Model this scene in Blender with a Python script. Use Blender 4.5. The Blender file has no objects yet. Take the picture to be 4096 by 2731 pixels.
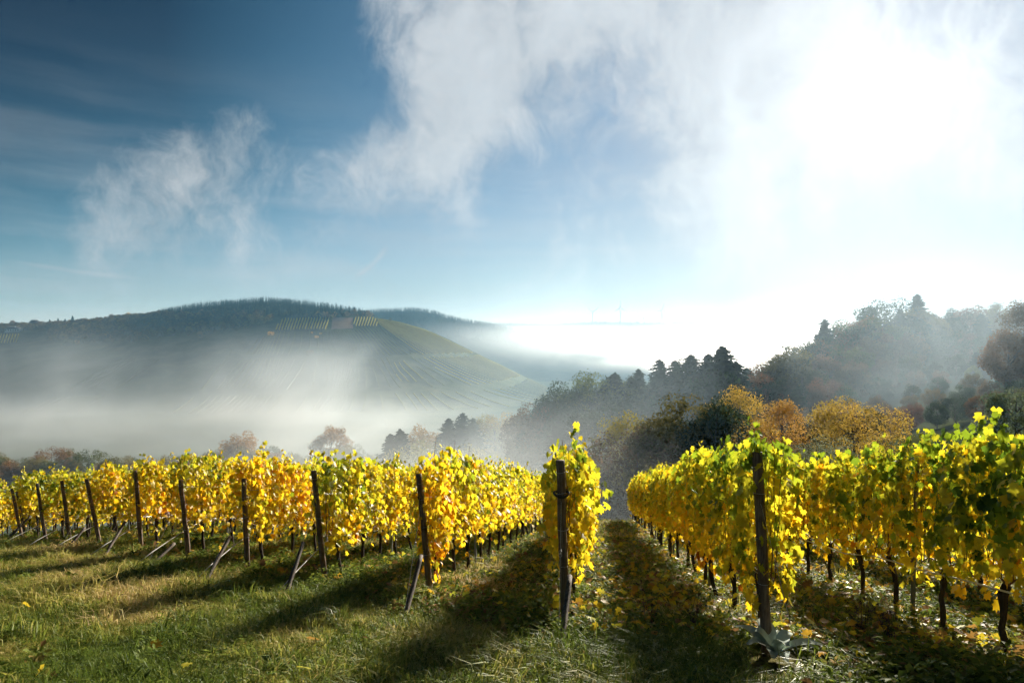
import bpy, math, random
import numpy as np
from mathutils import Vector, Matrix

rng = np.random.default_rng(11)
random.seed(5)
sc = bpy.context.scene
COL = sc.collection
R = math.radians
F = 2731.0            # focal length in photograph pixels (24 mm on a 36 mm sensor)
CX, CY = 2048.0, 1365.0

# ------------------------------------------------------------------ camera
cam_d = bpy.data.cameras.new('camera')
cam_d.lens = 24.0; cam_d.sensor_width = 36.0
cam_d.clip_start = 0.05; cam_d.clip_end = 30000
cam = bpy.data.objects.new('camera', cam_d); COL.objects.link(cam)
cam.location = (0, 0, 0); cam.rotation_euler = (R(90), 0, 0)
sc.camera = cam

# ------------------------------------------------------------------ sun, sky, exposure
SUN_AZ, SUN_EL = 28.5, 17.5        # degrees right of the view axis, degrees above the horizon
SUN = Vector((math.sin(R(SUN_AZ)) * math.cos(R(SUN_EL)), math.cos(R(SUN_AZ)) * math.cos(R(SUN_EL)), math.sin(R(SUN_EL))))
sd = bpy.data.lights.new('sun', 'SUN'); sd.energy = 5.0; sd.angle = R(5.5); sd.color = (1.0, 0.92, 0.78)
so = bpy.data.objects.new('sun', sd); COL.objects.link(so)
so.rotation_euler = SUN.to_track_quat('Z', 'Y').to_euler()

sc.view_settings.view_transform = 'Standard'; sc.view_settings.look = 'None'
sc.view_settings.gamma = 1.0; sc.view_settings.exposure = 1.32; sc.view_settings.use_curve_mapping = False
sc.cycles.use_denoising = True; sc.cycles.use_adaptive_sampling = True; sc.cycles.adaptive_threshold = 0.03; sc.cycles.adaptive_min_samples = 12
sc.cycles.max_bounces = 9; sc.cycles.diffuse_bounces = 6; sc.cycles.glossy_bounces = 2
sc.cycles.transmission_bounces = 6; sc.cycles.transparent_max_bounces = 8
sc.cycles.volume_bounces = 1; sc.cycles.volume_max_steps = 256
sc.cycles.sample_clamp_indirect = 6.0

class NT:
    """small helper for building node trees"""
    def __init__(s, tree):
        s.t = tree; s.n = tree.nodes; s.l = tree.links
    def new(s, typ, **kw):
        n = s.n.new(typ)
        for k, v in kw.items(): setattr(n, k, v)
        return n
    def put(s, sock, v):
        if v is None: return
        if isinstance(v, bpy.types.NodeSocket): s.l.new(v, sock)
        else: sock.default_value = v
    def m(s, op, a, b=None, c=None, clamp=False):
        n = s.new('ShaderNodeMath', operation=op); n.use_clamp = clamp
        s.put(n.inputs[0], a); s.put(n.inputs[1], b); s.put(n.inputs[2], c)
        return n.outputs[0]
    def vm(s, op, a, b=None, scale=None):
        n = s.new('ShaderNodeVectorMath', operation=op)
        s.put(n.inputs[0], a); s.put(n.inputs[1], b)
        if scale is not None: s.put(n.inputs['Scale'], scale)
        return n.outputs['Value'] if op in ('DOT_PRODUCT', 'LENGTH') else n.outputs[0]
    def noise(s, vec, scale, detail=4, rough=0.55, dist=0.0, dim='3D'):
        n = s.new('ShaderNodeTexNoise', noise_dimensions=dim)
        if vec is not None: s.l.new(vec, n.inputs['Vector'])
        s.put(n.inputs['Scale'], scale); s.put(n.inputs['Detail'], detail)
        s.put(n.inputs['Roughness'], rough); s.put(n.inputs['Distortion'], dist)
        return n.outputs['Fac']
    def ramp(s, fac, stops, interp='LINEAR'):
        n = s.new('ShaderNodeValToRGB'); cr = n.color_ramp; cr.interpolation = interp
        while len(cr.elements) < len(stops): cr.elements.new(0.5)
        for e, (p, c) in zip(cr.elements, stops):
            e.position = p; e.color = (*c, 1) if len(c) == 3 else c
        s.put(n.inputs[0], fac)
        return n.outputs[0]
    def step(s, v, a, b):
        n = s.new('ShaderNodeMapRange', interpolation_type='SMOOTHSTEP')
        s.put(n.inputs[0], v); s.put(n.inputs[1], a); s.put(n.inputs[2], b)
        return n.outputs[0]
    def mix(s, f, a, b, typ='MIX'):
        n = s.new('ShaderNodeMix', data_type='RGBA', blend_type=typ)
        s.put(n.inputs[0], f)
        s.put(n.inputs[6], a if not isinstance(a, tuple) else (*a, 1)); s.put(n.inputs[7], b if not isinstance(b, tuple) else (*b, 1))
        return n.outputs[2]
    def mapping(s, vec, scale=(1, 1, 1), loc=(0, 0, 0), rot=(0, 0, 0)):
        n = s.new('ShaderNodeMapping'); s.l.new(vec, n.inputs[0])
        n.inputs['Scale'].default_value = scale; n.inputs['Location'].default_value = loc; n.inputs['Rotation'].default_value = rot
        return n.outputs[0]

def pdir(px, py):
    return Vector(((px - CX) / F, 1.0, (CY - py) / F)).normalized()

world = bpy.data.worlds.new('World'); sc.world = world; world.use_nodes = True
w = NT(world.node_tree); w.n.clear()
d = w.new('ShaderNodeTexCoord').outputs['Generated']
sky = w.new('ShaderNodeTexSky', sky_type='NISHITA'); sky.sun_disc = False
sky.sun_elevation = R(SUN_EL); sky.sun_rotation = R(SUN_AZ)
sky.air_density = 1.0; sky.dust_density = 0.35; sky.ozone_density = 3.5; sky.altitude = 300
sxyz = w.new('ShaderNodeSeparateXYZ'); w.l.new(d, sxyz.inputs[0])
dz = sxyz.outputs[2]
cosun = w.vm('DOT_PRODUCT', d, tuple(SUN))
ang = w.m('MULTIPLY', w.m('ARCCOSINE', w.m('MINIMUM', cosun, 0.99999)), 57.2958)     # degrees from the sun
# clear sky
# (deepened across the sun's direction, where skylight is polarised)
sg = w.new('ShaderNodeSeparateColor'); w.l.new(sky.outputs[0], sg.inputs[0])
deep0 = w.m('ADD', 0.05, w.m('MULTIPLY', w.step(sg.outputs[1], 1.4, 5.9), 0.95))
cs2 = w.m('MULTIPLY', cosun, cosun)
pol = w.m('MINIMUM', w.m('MULTIPLY', w.m('DIVIDE', w.m('SUBTRACT', 1.0, cs2), w.m('ADD', 1.0, cs2)), 2.2), 1.0)
deep = w.m('SUBTRACT', 1.0, w.m('MULTIPLY', w.m('SUBTRACT', 1.0, deep0), pol))
cmb = w.new('ShaderNodeCombineColor')
w.l.new(w.m('MULTIPLY', deep, w.m('ADD', 0.25, w.m('MULTIPLY', deep, 0.75))), cmb.inputs[0]); w.l.new(deep, cmb.inputs[1]); w.l.new(w.m('MULTIPLY', w.m('ADD', w.m('MULTIPLY', deep, 0.92), 0.06), 1.0), cmb.inputs[2])
clear = w.mix(1.0, sky.outputs[0], cmb.outputs[0], 'MULTIPLY')
clear = w.vm('DIVIDE', clear, w.vm('ADD', w.vm('SCALE', clear, scale=0.045), (1.0, 1.0, 1.0)))
# clouds: torn stratus around the sun, thin streaks lower down
warp = w.new('ShaderNodeTexNoise'); w.l.new(d, warp.inputs['Vector']); warp.inputs['Scale'].default_value = 6.0; warp.inputs['Detail'].default_value = 3; warp.inputs['Roughness'].default_value = 0.6
wv = w.vm('ADD', d, w.vm('SCALE', w.vm('SUBTRACT', warp.outputs['Color'], (0.5, 0.5, 0.5)), scale=0.14))
torn = w.mapping(wv, scale=(1.0, 1.0, 0.6), rot=(0, R(-30), 0), loc=(0.31, 0.0, 0.17))
n1 = w.noise(torn, 6.6, 9, 0.66, 0.0)
n2 = w.noise(torn, 2.3, 2, 0.5, 0.0)
def blob(px, py, deg):
    c = w.vm('DOT_PRODUCT', d, tuple(pdir(px, py)))
    k = 1.0 / (1 - math.cos(R(deg)))
    return w.m('EXPONENT', w.m('MULTIPLY', w.m('SUBTRACT', c, 1.0), k))
cov = w.m('MULTIPLY', w.step(ang, 50.0, 22.0), 0.16)
for (bx, by, bd, bs) in ((1660, 680, 4.5, 0.26), (1830, 420, 5.5, 0.27), (2100, 120, 8.0, 0.28), (1560, 60, 4.5, 0.15), (1430, 600, 3.0, 0.14), (1400, 760, 2.2, 0.1), (2900, 200, 13.0, 0.30), (3500, 450, 15.0, 0.30),
                         (800, 660, 5.0, 0.36), (930, 470, 3.6, 0.28), (1160, 640, 2.5, 0.12), (600, 860, 5.0, 0.22), (2090, 760, 4.5, -0.26), (2380, 420, 3.5, -0.12), (2450, 950, 6.0, -0.16), (1100, 200, 8.0, -0.3), (300, 200, 9.0, -0.2)):
    cov = w.m('ADD', cov, w.m('MULTIPLY', blob(bx, by, bd), bs))
dens = w.m('ADD', w.m('ADD', w.m('MULTIPLY', n1, 1.6), w.m('MULTIPLY', n2, 0.3)), cov)
a1 = w.step(dens, 0.98, 1.52)
# streaks
elev = w.m('MULTIPLY', w.m('ARCSINE', dz), 57.2958)
st = w.mapping(w.vm('ADD', d, w.vm('SCALE', w.vm('SUBTRACT', warp.outputs['Color'], (0.5, 0.5, 0.5)), scale=0.035)), scale=(1.0, 1.0, 9.0), rot=(0, R(9), 0))
n3 = w.noise(st, 3.0, 5, 0.55, 0.0)
low = w.m('MULTIPLY', w.step(elev, 24.0, 2.0), w.step(elev, -2.0, 1.0))
a2 = w.m('MULTIPLY', w.step(n3, 0.32, 0.80), w.m('MULTIPLY', low, 0.5))
# a broken vapour trail
wv2 = w.vm('ADD', d, w.vm('SCALE', w.vm('SUBTRACT', warp.outputs['Color'], (0.5, 0.5, 0.5)), scale=0.02))
def trail(p, q, wid, amt):
    A, B = pdir(*p), pdir(*q)
    nrm = A.cross(B).normalized(); mid = (A + B).normalized(); half = math.acos(A.dot(B)) / 2
    dist = w.m('ABSOLUTE', w.m('ADD', w.vm('DOT_PRODUCT', wv2, tuple(nrm)), 0.0))
    g = w.m('MULTIPLY', w.step(dist, wid, 0.0), w.step(w.vm('DOT_PRODUCT', d, tuple(mid)), math.cos(half * 1.15), math.cos(half * 0.5)))
    return w.m('MULTIPLY', g, amt)
a3 = w.m('ADD', trail((1545, 985), (1420, 1115), 0.006, 0.5), trail((40, 1040), (560, 1120), 0.004, 0.25))
alpha = w.m('MINIMUM', w.m('ADD', w.m('ADD', w.m('MULTIPLY', a1, 0.86), w.m('MULTIPLY', a2, w.m('SUBTRACT', 1.0, w.m('MULTIPLY', a1, 0.7)))), a3), 0.95)
# cloud brightness: forward scattering towards the sun
fwd = w.m('ADD', w.m('MULTIPLY', w.m('EXPONENT', w.m('DIVIDE', ang, -9.0)), 2.6), w.m('MULTIPLY', w.m('EXPONENT', w.m('DIVIDE', ang, -115.0)), 8.7))
fwd = w.m('ADD', fwd, 0.2)
fwd = w.m('MULTIPLY', fwd, w.m('ADD', 0.46, w.m('MULTIPLY', n1, 0.84)))
ccol = w.vm('SCALE', (0.94, 0.985, 1.02), scale=fwd)
skymix = w.mix(alpha, clear, ccol)
# the aureole of bright air round the sun
aur = w.vm('SCALE', (1.0, 0.98, 0.95), scale=w.m('MULTIPLY', w.m('EXPONENT', w.m('DIVIDE', ang, -5.0)), 5.0))
skymix = w.vm('SCALE', w.vm('ADD', skymix, aur), scale=0.87)
bg = w.new('ShaderNodeBackground'); w.l.new(skymix, bg.inputs[0]); bg.inputs[1].default_value = 0.05
w.l.new(bg.outputs[0], w.new('ShaderNodeOutputWorld').inputs[0])

# ------------------------------------------------------------------ helpers
def tag(o, label=None, cat=None, group=None, kind=None):
    if label: o['label'] = label
    if cat: o['category'] = cat
    if group: o['group'] = group
    if kind: o['kind'] = kind
    return o
def mesh(name, V, Fc, mat=None, attrs=None, smooth=False):
    """V (n,3); Fc list of equal-length face index arrays (m,3)/(m,4) or a list of those"""
    V = np.asarray(V, np.float32)
    fl = Fc if isinstance(Fc, list) and isinstance(Fc[0], np.ndarray) and Fc[0].ndim == 2 else [Fc]
    fl = [np.asarray(f, np.int32) for f in fl if len(f)]
    me = bpy.data.meshes.new(name)
    me.vertices.add(len(V)); me.vertices.foreach_set('co', V.ravel())
    tot = sum(f.size for f in fl); npoly = sum(len(f) for f in fl)
    me.loops.add(tot); me.loops.foreach_set('vertex_index', np.concatenate([f.ravel() for f in fl]))
    sizes = np.concatenate([np.full(len(f), f.shape[1], np.int32) for f in fl])
    starts = np.concatenate([[0], np.cumsum(sizes)[:-1]]).astype(np.int32)
    me.polygons.add(npoly); me.polygons.foreach_set('loop_start', starts)
    try: me.polygons.foreach_set('loop_total', sizes)
    except Exception: pass
    if smooth: me.polygons.foreach_set('use_smooth', np.ones(npoly, bool))
    for k, v in (attrs or {}).items():
        v = np.asarray(v, np.float32)
        a = me.attributes.new(k, 'FLOAT' if v.ndim == 1 else 'FLOAT_VECTOR', 'POINT')
        a.data.foreach_set('value' if v.ndim == 1 else 'vector', v.ravel())
    me.update(calc_edges=True)
    if mat: me.materials.append(mat)
    return me
def obj(name, me, parent=None, loc=None, color=None):
    o = bpy.data.objects.new(name, me); COL.objects.link(o)
    if parent: o.parent = parent
    if loc is not None: o.location = loc
    if color is not None: o.color = (*color, 1) if len(color) == 3 else color
    return o
def empty(name, loc, rz=0.0):
    o = bpy.data.objects.new(name, None); COL.objects.link(o)
    o.location = loc; o.rotation_euler = (0, 0, rz); o.empty_display_size = 0.1
    return o
class Geo:
    """collects shapes into one mesh"""
    def __init__(s): s.V = []; s.F3 = []; s.F4 = []; s.n = 0; s.A = []
    def add(s, V, f3=None, f4=None, a=0.0):
        V = np.asarray(V, float)
        if f3 is not None and len(f3): s.F3.append(np.asarray(f3) + s.n)
        if f4 is not None and len(f4): s.F4.append(np.asarray(f4) + s.n)
        s.V.append(V); s.A.append(np.full(len(V), a) if np.isscalar(a) else a); s.n += len(V)
    def tube(s, pts, rad, k=6, cap=True, a=0.0, rough=0.0):
        pts = np.asarray(pts, float); n = len(pts); rad = np.broadcast_to(np.asarray(rad, float), (n,))
        T = np.gradient(pts, axis=0); T /= np.linalg.norm(T, axis=1)[:, None] + 1e-9
        up = np.array([0, 0, 1.0]) if abs(T[0][2]) < 0.9 else np.array([1.0, 0, 0])
        N = np.cross(T, up); N /= np.linalg.norm(N, axis=1)[:, None] + 1e-9
        B = np.cross(T, N)
        th = np.arange(k) * 2 * np.pi / k
        V = pts[:, None] + rad[:, None, None] * (np.cos(th)[None, :, None] * N[:, None] + np.sin(th)[None, :, None] * B[:, None])
        if rough: V += (pts[:, None] - V) * rng.uniform(-rough, rough, (n, k, 1))
        V = V.reshape(-1, 3)
        i = np.arange(n - 1)[:, None] * k; j = np.arange(k)[None]
        q = np.stack([i + j, i + (j + 1) % k, i + k + (j + 1) % k, i + k + j], -1).reshape(-1, 4)
        f3 = None
        if cap:
            V = np.vstack([V, pts[0], pts[-1]]); c0, c1 = n * k, n * k + 1
            jj = np.arange(k)
            f3 = np.vstack([np.stack([np.full(k, c0), (jj + 1) % k, jj], 1), np.stack([np.full(k, c1), (n - 1) * k + jj, (n - 1) * k + (jj + 1) % k], 1)])
        s.add(V, f3, q, a)
    def box(s, lo, hi, a=0.0):
        x0, y0, z0 = lo; x1, y1, z1 = hi
        V = [(x0, y0, z0), (x1, y0, z0), (x1, y1, z0), (x0, y1, z0), (x0, y0, z1), (x1, y0, z1), (x1, y1, z1), (x0, y1, z1)]
        s.add(V, None, [(0, 3, 2, 1), (4, 5, 6, 7), (0, 1, 5, 4), (1, 2, 6, 5), (2, 3, 7, 6), (3, 0, 4, 7)], a)
    def mesh(s, name, mat, smooth=False, attr='hue'):
        fl = []
        if s.F3: fl.append(np.vstack(s.F3))
        if s.F4: fl.append(np.vstack(s.F4))
        return mesh(name, np.vstack(s.V), fl, mat, {attr: np.concatenate(s.A)}, smooth)

def sstep(v, a, b):
    t = np.clip((np.asarray(v, float) - a) / (b - a), 0, 1); return t * t * (3 - 2 * t)
_WV = {}
def wave(x, y, sc_, seed):
    if seed not in _WV:
        r = np.random.default_rng(seed); p = r.random((6, 3))
        th = p[:, 0] * 6.28; f = 0.6 + 1.1 * p[:, 1]
        _WV[seed] = (np.cos(th) * f, np.sin(th) * f, p[:, 2] * 6.28)
    out = 0.0
    for a, b, c in zip(*_WV[seed]): out = out + np.sin((x * a + y * b) * sc_ + c)
    return out / 6.0

# ------------------------------------------------------------------ terrain height
FLOOR = -92.0
def plane(x, y):
    z = -1.6 - 0.218 * y - 0.0012 * np.maximum(0, y - 27) ** 2
    z = z + 0.2 * np.exp(-((x + 8.5) / 4.5) ** 2) * sstep(y, 6, 14)
    z = z - 0.13 * np.maximum(0, -x - 16.5) - 0.06 * np.maximum(0, np.minimum(x, 60) - 12) * 0
    return z
CP = np.array([
 (-60, 40, -17), (-30, 40, -13), (0, 45, -13.5), (25, 42, -10.5), (55, 40, -9), (90, 40, -6), (140, 60, -2),
 (8, 70, -23), (14, 100, -32), (5, 130, -40), (-5, 190, -48), (22, 135, -32),
 (16, 172, -30), (5, 188, -36), (36, 165, -27), (49, 160, -25), (89, 200, -17), (145, 240, -3), (157, 215, -6), (38, 80, -15), (28, 95, -20), (19, 112, -27),
 (62, 120, -17), (100, 150, -11), (90, 90, -10), (200, 150, 2), (250, 250, 12), (100, 320, -30), (180, 330, -8),
 (-30, 120, -42), (-70, 90, -36), (-110, 150, -54), (-21, 262, -52), (-40, 232, -50), (-20, 330, -70), (-135, 330, -68), (-91, 330, -66), (-243, 380, -76), (-200, 240, -70),
 (-200, 450, -84), (0, 450, -84), (-300, 470, -88), (150, 480, -70), (320, 420, -20), (0, 620, -92), (-420, 300, -76), (-420, 620, -92), (300, 620, -70), (400, 100, 10), (-300, 100, -50), (-150, 50, -30)], float)
def _tps(P):
    n = len(P); D2 = ((P[:, None, :2] - P[None, :, :2]) ** 2).sum(-1)
    K = 0.5 * D2 * np.log(D2 + 1e-9); K[np.arange(n), np.arange(n)] = 60.0
    A = np.zeros((n + 3, n + 3)); A[:n, :n] = K; A[:n, n] = 1; A[:n, n + 1:] = P[:, :2]; A[n:, :n] = A[:n, n:].T
    return np.linalg.solve(A, np.concatenate([P[:, 2], [0, 0, 0]]))
_W = _tps(CP)
def tps(x, y):
    x = np.clip(x, -430, 410); y = np.clip(y, 20, 640)
    out = _W[-3] + _W[-2] * x + _W[-1] * y
    for (cx, cy, _), wt in zip(CP, _W[:-3]):
        d2 = (x - cx) ** 2 + (y - cy) ** 2
        out = out + wt * 0.5 * d2 * np.log(d2 + 1e-9)
    return out
def gz(x, y):
    x = np.asarray(x, float); y = np.asarray(y, float)
    near = plane(x, y) + 0.035 * wave(x, y, 1.1, 3) + 0.02 * wave(x, y, 3.1, 4)
    far = tps(x, y)
    z = near + (far - near) * sstep(y, 34, 62)
    z = z + (FLOOR - z) * sstep(y, 520, 660)
    side = np.maximum(sstep(-x, 300, 520), sstep(x, 300, 520))
    z = z + (FLOOR * 1.0 - z) * side * sstep(y, 60, 420)
    return z

# ------------------------------------------------------------------ materials
def newmat(name):
    m = bpy.data.materials.new(name); m.use_nodes = True
    t = NT(m.node_tree); t.n.clear()
    return m, t, t.new('ShaderNodeOutputMaterial')
def objpos(t):
    return t.new('ShaderNodeTexCoord').outputs['Object']
def attr(t, name, typ='GEOMETRY', out='Fac'):
    n = t.new('ShaderNodeAttribute'); n.attribute_name = name; n.attribute_type = typ
    return n.outputs[out]
def leafy(t, out, col, trans=0.5, rough=0.45, spec=0.35, tcol=None):
    """thin leaf: reflecting and letting light through"""
    if spec > 0:
        p = t.new('ShaderNodeBsdfPrincipled'); t.put(p.inputs['Base Color'], col)
        p.inputs['Roughness'].default_value = rough; p.inputs['Specular IOR Level'].default_value = spec
    else:
        p = t.new('ShaderNodeBsdfDiffuse'); t.put(p.inputs['Color'], col)
    tr = t.new('ShaderNodeBsdfTranslucent'); t.put(tr.inputs[0], tcol if tcol is not None else col)
    mx = t.new('ShaderNodeMixShader'); t.put(mx.inputs[0], trans)
    t.l.new(p.outputs[0], mx.inputs[1]); t.l.new(tr.outputs[0], mx.inputs[2]); t.l.new(mx.outputs[0], out.inputs[0])
    return p

def mat_vine_leaf():
    m, t, out = newmat('vine_leaf')
    oi = t.new('ShaderNodeObjectInfo')
    sep = t.new('ShaderNodeSeparateColor'); t.l.new(oi.outputs['Color'], sep.inputs[0])
    h = t.m('ADD', attr(t, 'hue'), sep.outputs[0])
    n = t.noise(objpos(t), 26.0, 3, 0.6)
    h = t.m('ADD', h, t.m('MULTIPLY', t.m('SUBTRACT', n, 0.5), 0.22), clamp=True)
    col = t.ramp(h, [(0.0, (0.06, 0.13, 0.025)), (0.22, (0.19, 0.29, 0.03)), (0.38, (0.50, 0.50, 0.05)), (0.55, (0.74, 0.585, 0.04)),
                     (0.72, (0.76, 0.45, 0.018)), (0.88, (0.60, 0.22, 0.02)), (1.0, (0.16, 0.055, 0.02))])
    tcol = t.mix(1.0, col, (1.3, 1.13, 0.55), 'MULTIPLY')
    leafy(t, out, col, 0.64, 0.42, 0.25, tcol)
    return m
def mat_tree_leaf():
    m, t, out = newmat('tree_leaf')
    oi = t.new('ShaderNodeObjectInfo')
    v = attr(t, 'hue')
    col = t.mix(1.0, oi.outputs['Color'], t.ramp(v, [(0, (0.6, 0.66, 0.7)), (0.5, (1, 1, 1)), (1, (1.35, 1.2, 0.95))]), 'MULTIPLY')
    leafy(t, out, col, 0.4, 0.55, 0)
    return m
def mat_inst_leaf(name, stops, trans=0.35, rough=0.4, spec=0.4):
    """for scattered blades and leaves: 'tint' comes with each scattered piece, 'hue' with each blade"""
    m, t, out = newmat(name)
    v = t.m('ADD', attr(t, 'tint', 'INSTANCER'), t.m('MULTIPLY', t.m('SUBTRACT', attr(t, 'hue'), 0.5), 0.45), clamp=True)
    leafy(t, out, t.ramp(v, stops), trans, rough, spec)
    return m
def mat_wood(name, base, dark, light):
    m, t, out = newmat(name)
    c = t.mapping(objpos(t), scale=(1, 1, 0.06))
    oi = t.new('ShaderNodeObjectInfo')
    c2 = t.vm('ADD', c, t.vm('SCALE', (13.1, 7.7, 3.3), scale=oi.outputs['Random']))
    n = t.noise(c2, 60, 6, 0.65); n2 = t.noise(t.vm('ADD', objpos(t), t.vm('SCALE', (5.0, 3.0, 9.0), scale=oi.outputs['Random'])), 4.0, 4, 0.6)
    col = t.ramp(n, [(0.25, dark), (0.5, base), (0.78, light)])
    col = t.mix(t.step(n2, 0.42, 0.72), col, t.mix(1.0, col, (0.5, 0.45, 0.42), 'MULTIPLY'))
    p = t.new('ShaderNodeBsdfPrincipled'); t.l.new(col, p.inputs['Base Color']); p.inputs['Roughness'].default_value = 0.8
    p.inputs['Specular IOR Level'].default_value = 0.25
    b = t.new('ShaderNodeBump'); b.inputs['Strength'].default_value = 0.6; b.inputs['Distance'].default_value = 0.006
    t.l.new(n, b.inputs['Height']); t.l.new(b.outputs[0], p.inputs['Normal'])
    t.l.new(p.outputs[0], out.inputs[0])
    return m
def mat_plain(name, col, rough=0.6, metal=0.0, var=0.15):
    m, t, out = newmat(name)
    n = t.noise(objpos(t), 7.0, 4)
    c = t.mix(t.m('MULTIPLY', n, var * 2), col, tuple(v * 0.55 for v in col))
    p = t.new('ShaderNodeBsdfPrincipled'); t.l.new(c, p.inputs['Base Color'])
    p.inputs['Roughness'].default_value = rough; p.inputs['Metallic'].default_value = metal
    t.l.new(p.outputs[0], out.inputs[0])
    return m

M = {}
M['vine_leaf'] = mat_vine_leaf(); M['tree_leaf'] = mat_tree_leaf()
M['post'] = mat_wood('weathered_post', (0.17, 0.118, 0.085), (0.06, 0.04, 0.028), (0.32, 0.25, 0.19))
M['stake'] = mat_wood('grey_stake', (0.12, 0.095, 0.075), (0.045, 0.034, 0.027), (0.22, 0.185, 0.15))
M['vine_bark'] = mat_wood('vine_bark', (0.055, 0.038, 0.027), (0.018, 0.012, 0.009), (0.11, 0.085, 0.06))
M['cane'] = mat_plain('vine_cane', (0.16, 0.075, 0.03), 0.6)
M['tree_bark'] = mat_plain('tree_bark', (0.07, 0.055, 0.045), 0.85)
M['birch_bark'] = mat_plain('birch_bark', (0.45, 0.43, 0.38), 0.7, 0, 0.4)
M['wire'] = mat_plain('galvanised_wire', (0.45, 0.45, 0.46), 0.35, 0.9)
M['hose'] = mat_plain('pale_hose', (0.62, 0.60, 0.57), 0.3, 0.3)
M['metal_stake'] = mat_plain('galvanised_stake', (0.26, 0.27, 0.28), 0.55, 0.5)
M['rubber'] = mat_plain('black_rubber', (0.02, 0.018, 0.018), 0.55)
M['turbine'] = mat_plain('turbine_white', (0.75, 0.76, 0.77), 0.45)
M['house_wall'] = mat_plain('house_wall', (0.62, 0.66, 0.68), 0.8)
M['house_roof'] = mat_plain('slate_roof', (0.07, 0.07, 0.08), 0.6)
M['pane'] = mat_plain('window_pane', (0.03, 0.035, 0.04), 0.15)

def mat_ground():
    m, t, out = newmat('ground_soil')
    p0 = t.new('ShaderNodeNewGeometry').outputs['Position']
    n1 = t.noise(p0, 0.55, 6, 0.6); n2 = t.noise(p0, 9.0, 5, 0.6); n3 = t.noise(p0, 70.0, 3, 0.6)
    near = t.ramp(n2, [(0.25, (0.075, 0.06, 0.032)), (0.5, (0.13, 0.115, 0.05)), (0.75, (0.20, 0.17, 0.08))])
    near = t.mix(t.step(n1, 0.4, 0.65), near, t.ramp(n3, [(0.3, (0.08, 0.10, 0.03)), (0.7, (0.18, 0.19, 0.065))]))
    far = t.ramp(t.noise(p0, 0.02, 6, 0.65), [(0.3, (0.03, 0.05, 0.022)), (0.6, (0.07, 0.08, 0.03)), (0.8, (0.11, 0.10, 0.04))])
    sp = t.new('ShaderNodeSeparateXYZ'); t.l.new(p0, sp.inputs[0])
    col = t.mix(t.step(sp.outputs[1], 36.0, 70.0), near, far)
    p = t.new('ShaderNodeBsdfDiffuse'); t.l.new(col, p.inputs['Color'])
    b = t.new('ShaderNodeBump'); b.inputs['Strength'].default_value = 0.8; b.inputs['Distance'].default_value = 0.03
    t.l.new(t.m('ADD', n2, t.m('MULTIPLY', n3, 0.4)), b.inputs['Height']); t.l.new(b.outputs[0], p.inputs['Normal'])
    t.l.new(p.outputs[0], out.inputs[0])
    return m
M['ground'] = mat_ground()
def mat_hill(name, a, b, c, sc_=0.03):
    m, t, out = newmat(name)
    p0 = t.new('ShaderNodeNewGeometry').outputs['Position']
    col = t.ramp(t.noise(p0, sc_, 7, 0.68), [(0.32, a), (0.52, b), (0.72, c)])
    p = t.new('ShaderNodeBsdfDiffuse'); t.l.new(col, p.inputs['Color'])
    t.l.new(p.outputs[0], out.inputs[0])
    return m
M['hill'] = mat_hill('hill_scrub', (0.06, 0.072, 0.03), (0.10, 0.108, 0.045), (0.15, 0.14, 0.06))
M['ridge'] = mat_hill('ridge_forest', (0.02, 0.03, 0.02), (0.035, 0.045, 0.025), (0.06, 0.06, 0.03), 0.02)

# ------------------------------------------------------------------ ground sheet
def axis(fine_lo, fine_hi, step, lo, hi, grow=1.13):
    a = list(np.arange(fine_lo, fine_hi + 1e-6, step))
    s = step
    while a[-1] < hi: s *= grow; a.append(a[-1] + s)
    s = step; b = [fine_lo]
    while b[-1] > lo: s *= grow; b.append(b[-1] - s)
    return np.array(b[1:][::-1] + a)
def heightfield(name, xs, ys, fn, mat):
    X, Y = np.meshgrid(xs, ys); Z = fn(X, Y)
    nx, ny = len(xs), len(ys)
    i = np.arange(ny - 1)[:, None] * nx + np.arange(nx - 1)[None]
    q = np.stack([i, i + 1, i + nx + 1, i + nx], -1).reshape(-1, 4)
    return mesh(name, np.stack([X.ravel(), Y.ravel(), Z.ravel()], 1), q, mat, None, True)
ground = obj('ground', heightfield('ground', axis(-26, 14, 0.28, -3400, 3400), axis(1, 44, 0.28, -150, 3500), gz, M['ground']))
tag(ground, kind='structure')

# ------------------------------------------------------------------ hills
def xz(px, py, D): return (px - CX) / F * D, (CY - py) / F * D
HD = 1400.0
_sil = np.array([(-1500, 1330), (-600, 1320), (0, 1312), (300, 1300), (600, 1268), (800, 1228), (1080, 1208), (1250, 1222), (1430, 1248), (1500, 1266), (1600, 1284), (1700, 1313), (1800, 1357),
                 (1900, 1407), (2000, 1455), (2100, 1508), (2180, 1545), (2240, 1562), (2330, 1580)], float)
_rx = (_sil[:, 0] - CX) / F * HD; _rz = (CY - _sil[:, 1]) / F * HD
def ridge_z(x): return np.interp(x, _rx, _rz, left=_rz[0], right=FLOOR - 8)
def hz(x, y):
    x = np.asarray(x, float); y = np.asarray(y, float)
    r = ridge_z(x)
    t = np.where(y < HD, (HD - y) / 560.0, (y - HD) / 520.0)
    t = np.clip(t, 0, 1)
    b = 1 - t * t * (3 - 2 * t) * 0.55 - t * 0.45
    z = (FLOOR - 6) + (r - FLOOR + 6) * b
    return z + 2.2 * wave(x, y, 0.02, 21) * sstep(b, 0.02, 0.3) + 1.0 * wave(x, y, 0.06, 22) * sstep(b, 0.02, 0.3)
hill = obj('hill', heightfield('hill', np.arange(-1500, 190, 11.0), np.arange(800, 1960, 11.0), hz, M['hill'])); tag(hill, kind='structure')

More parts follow.
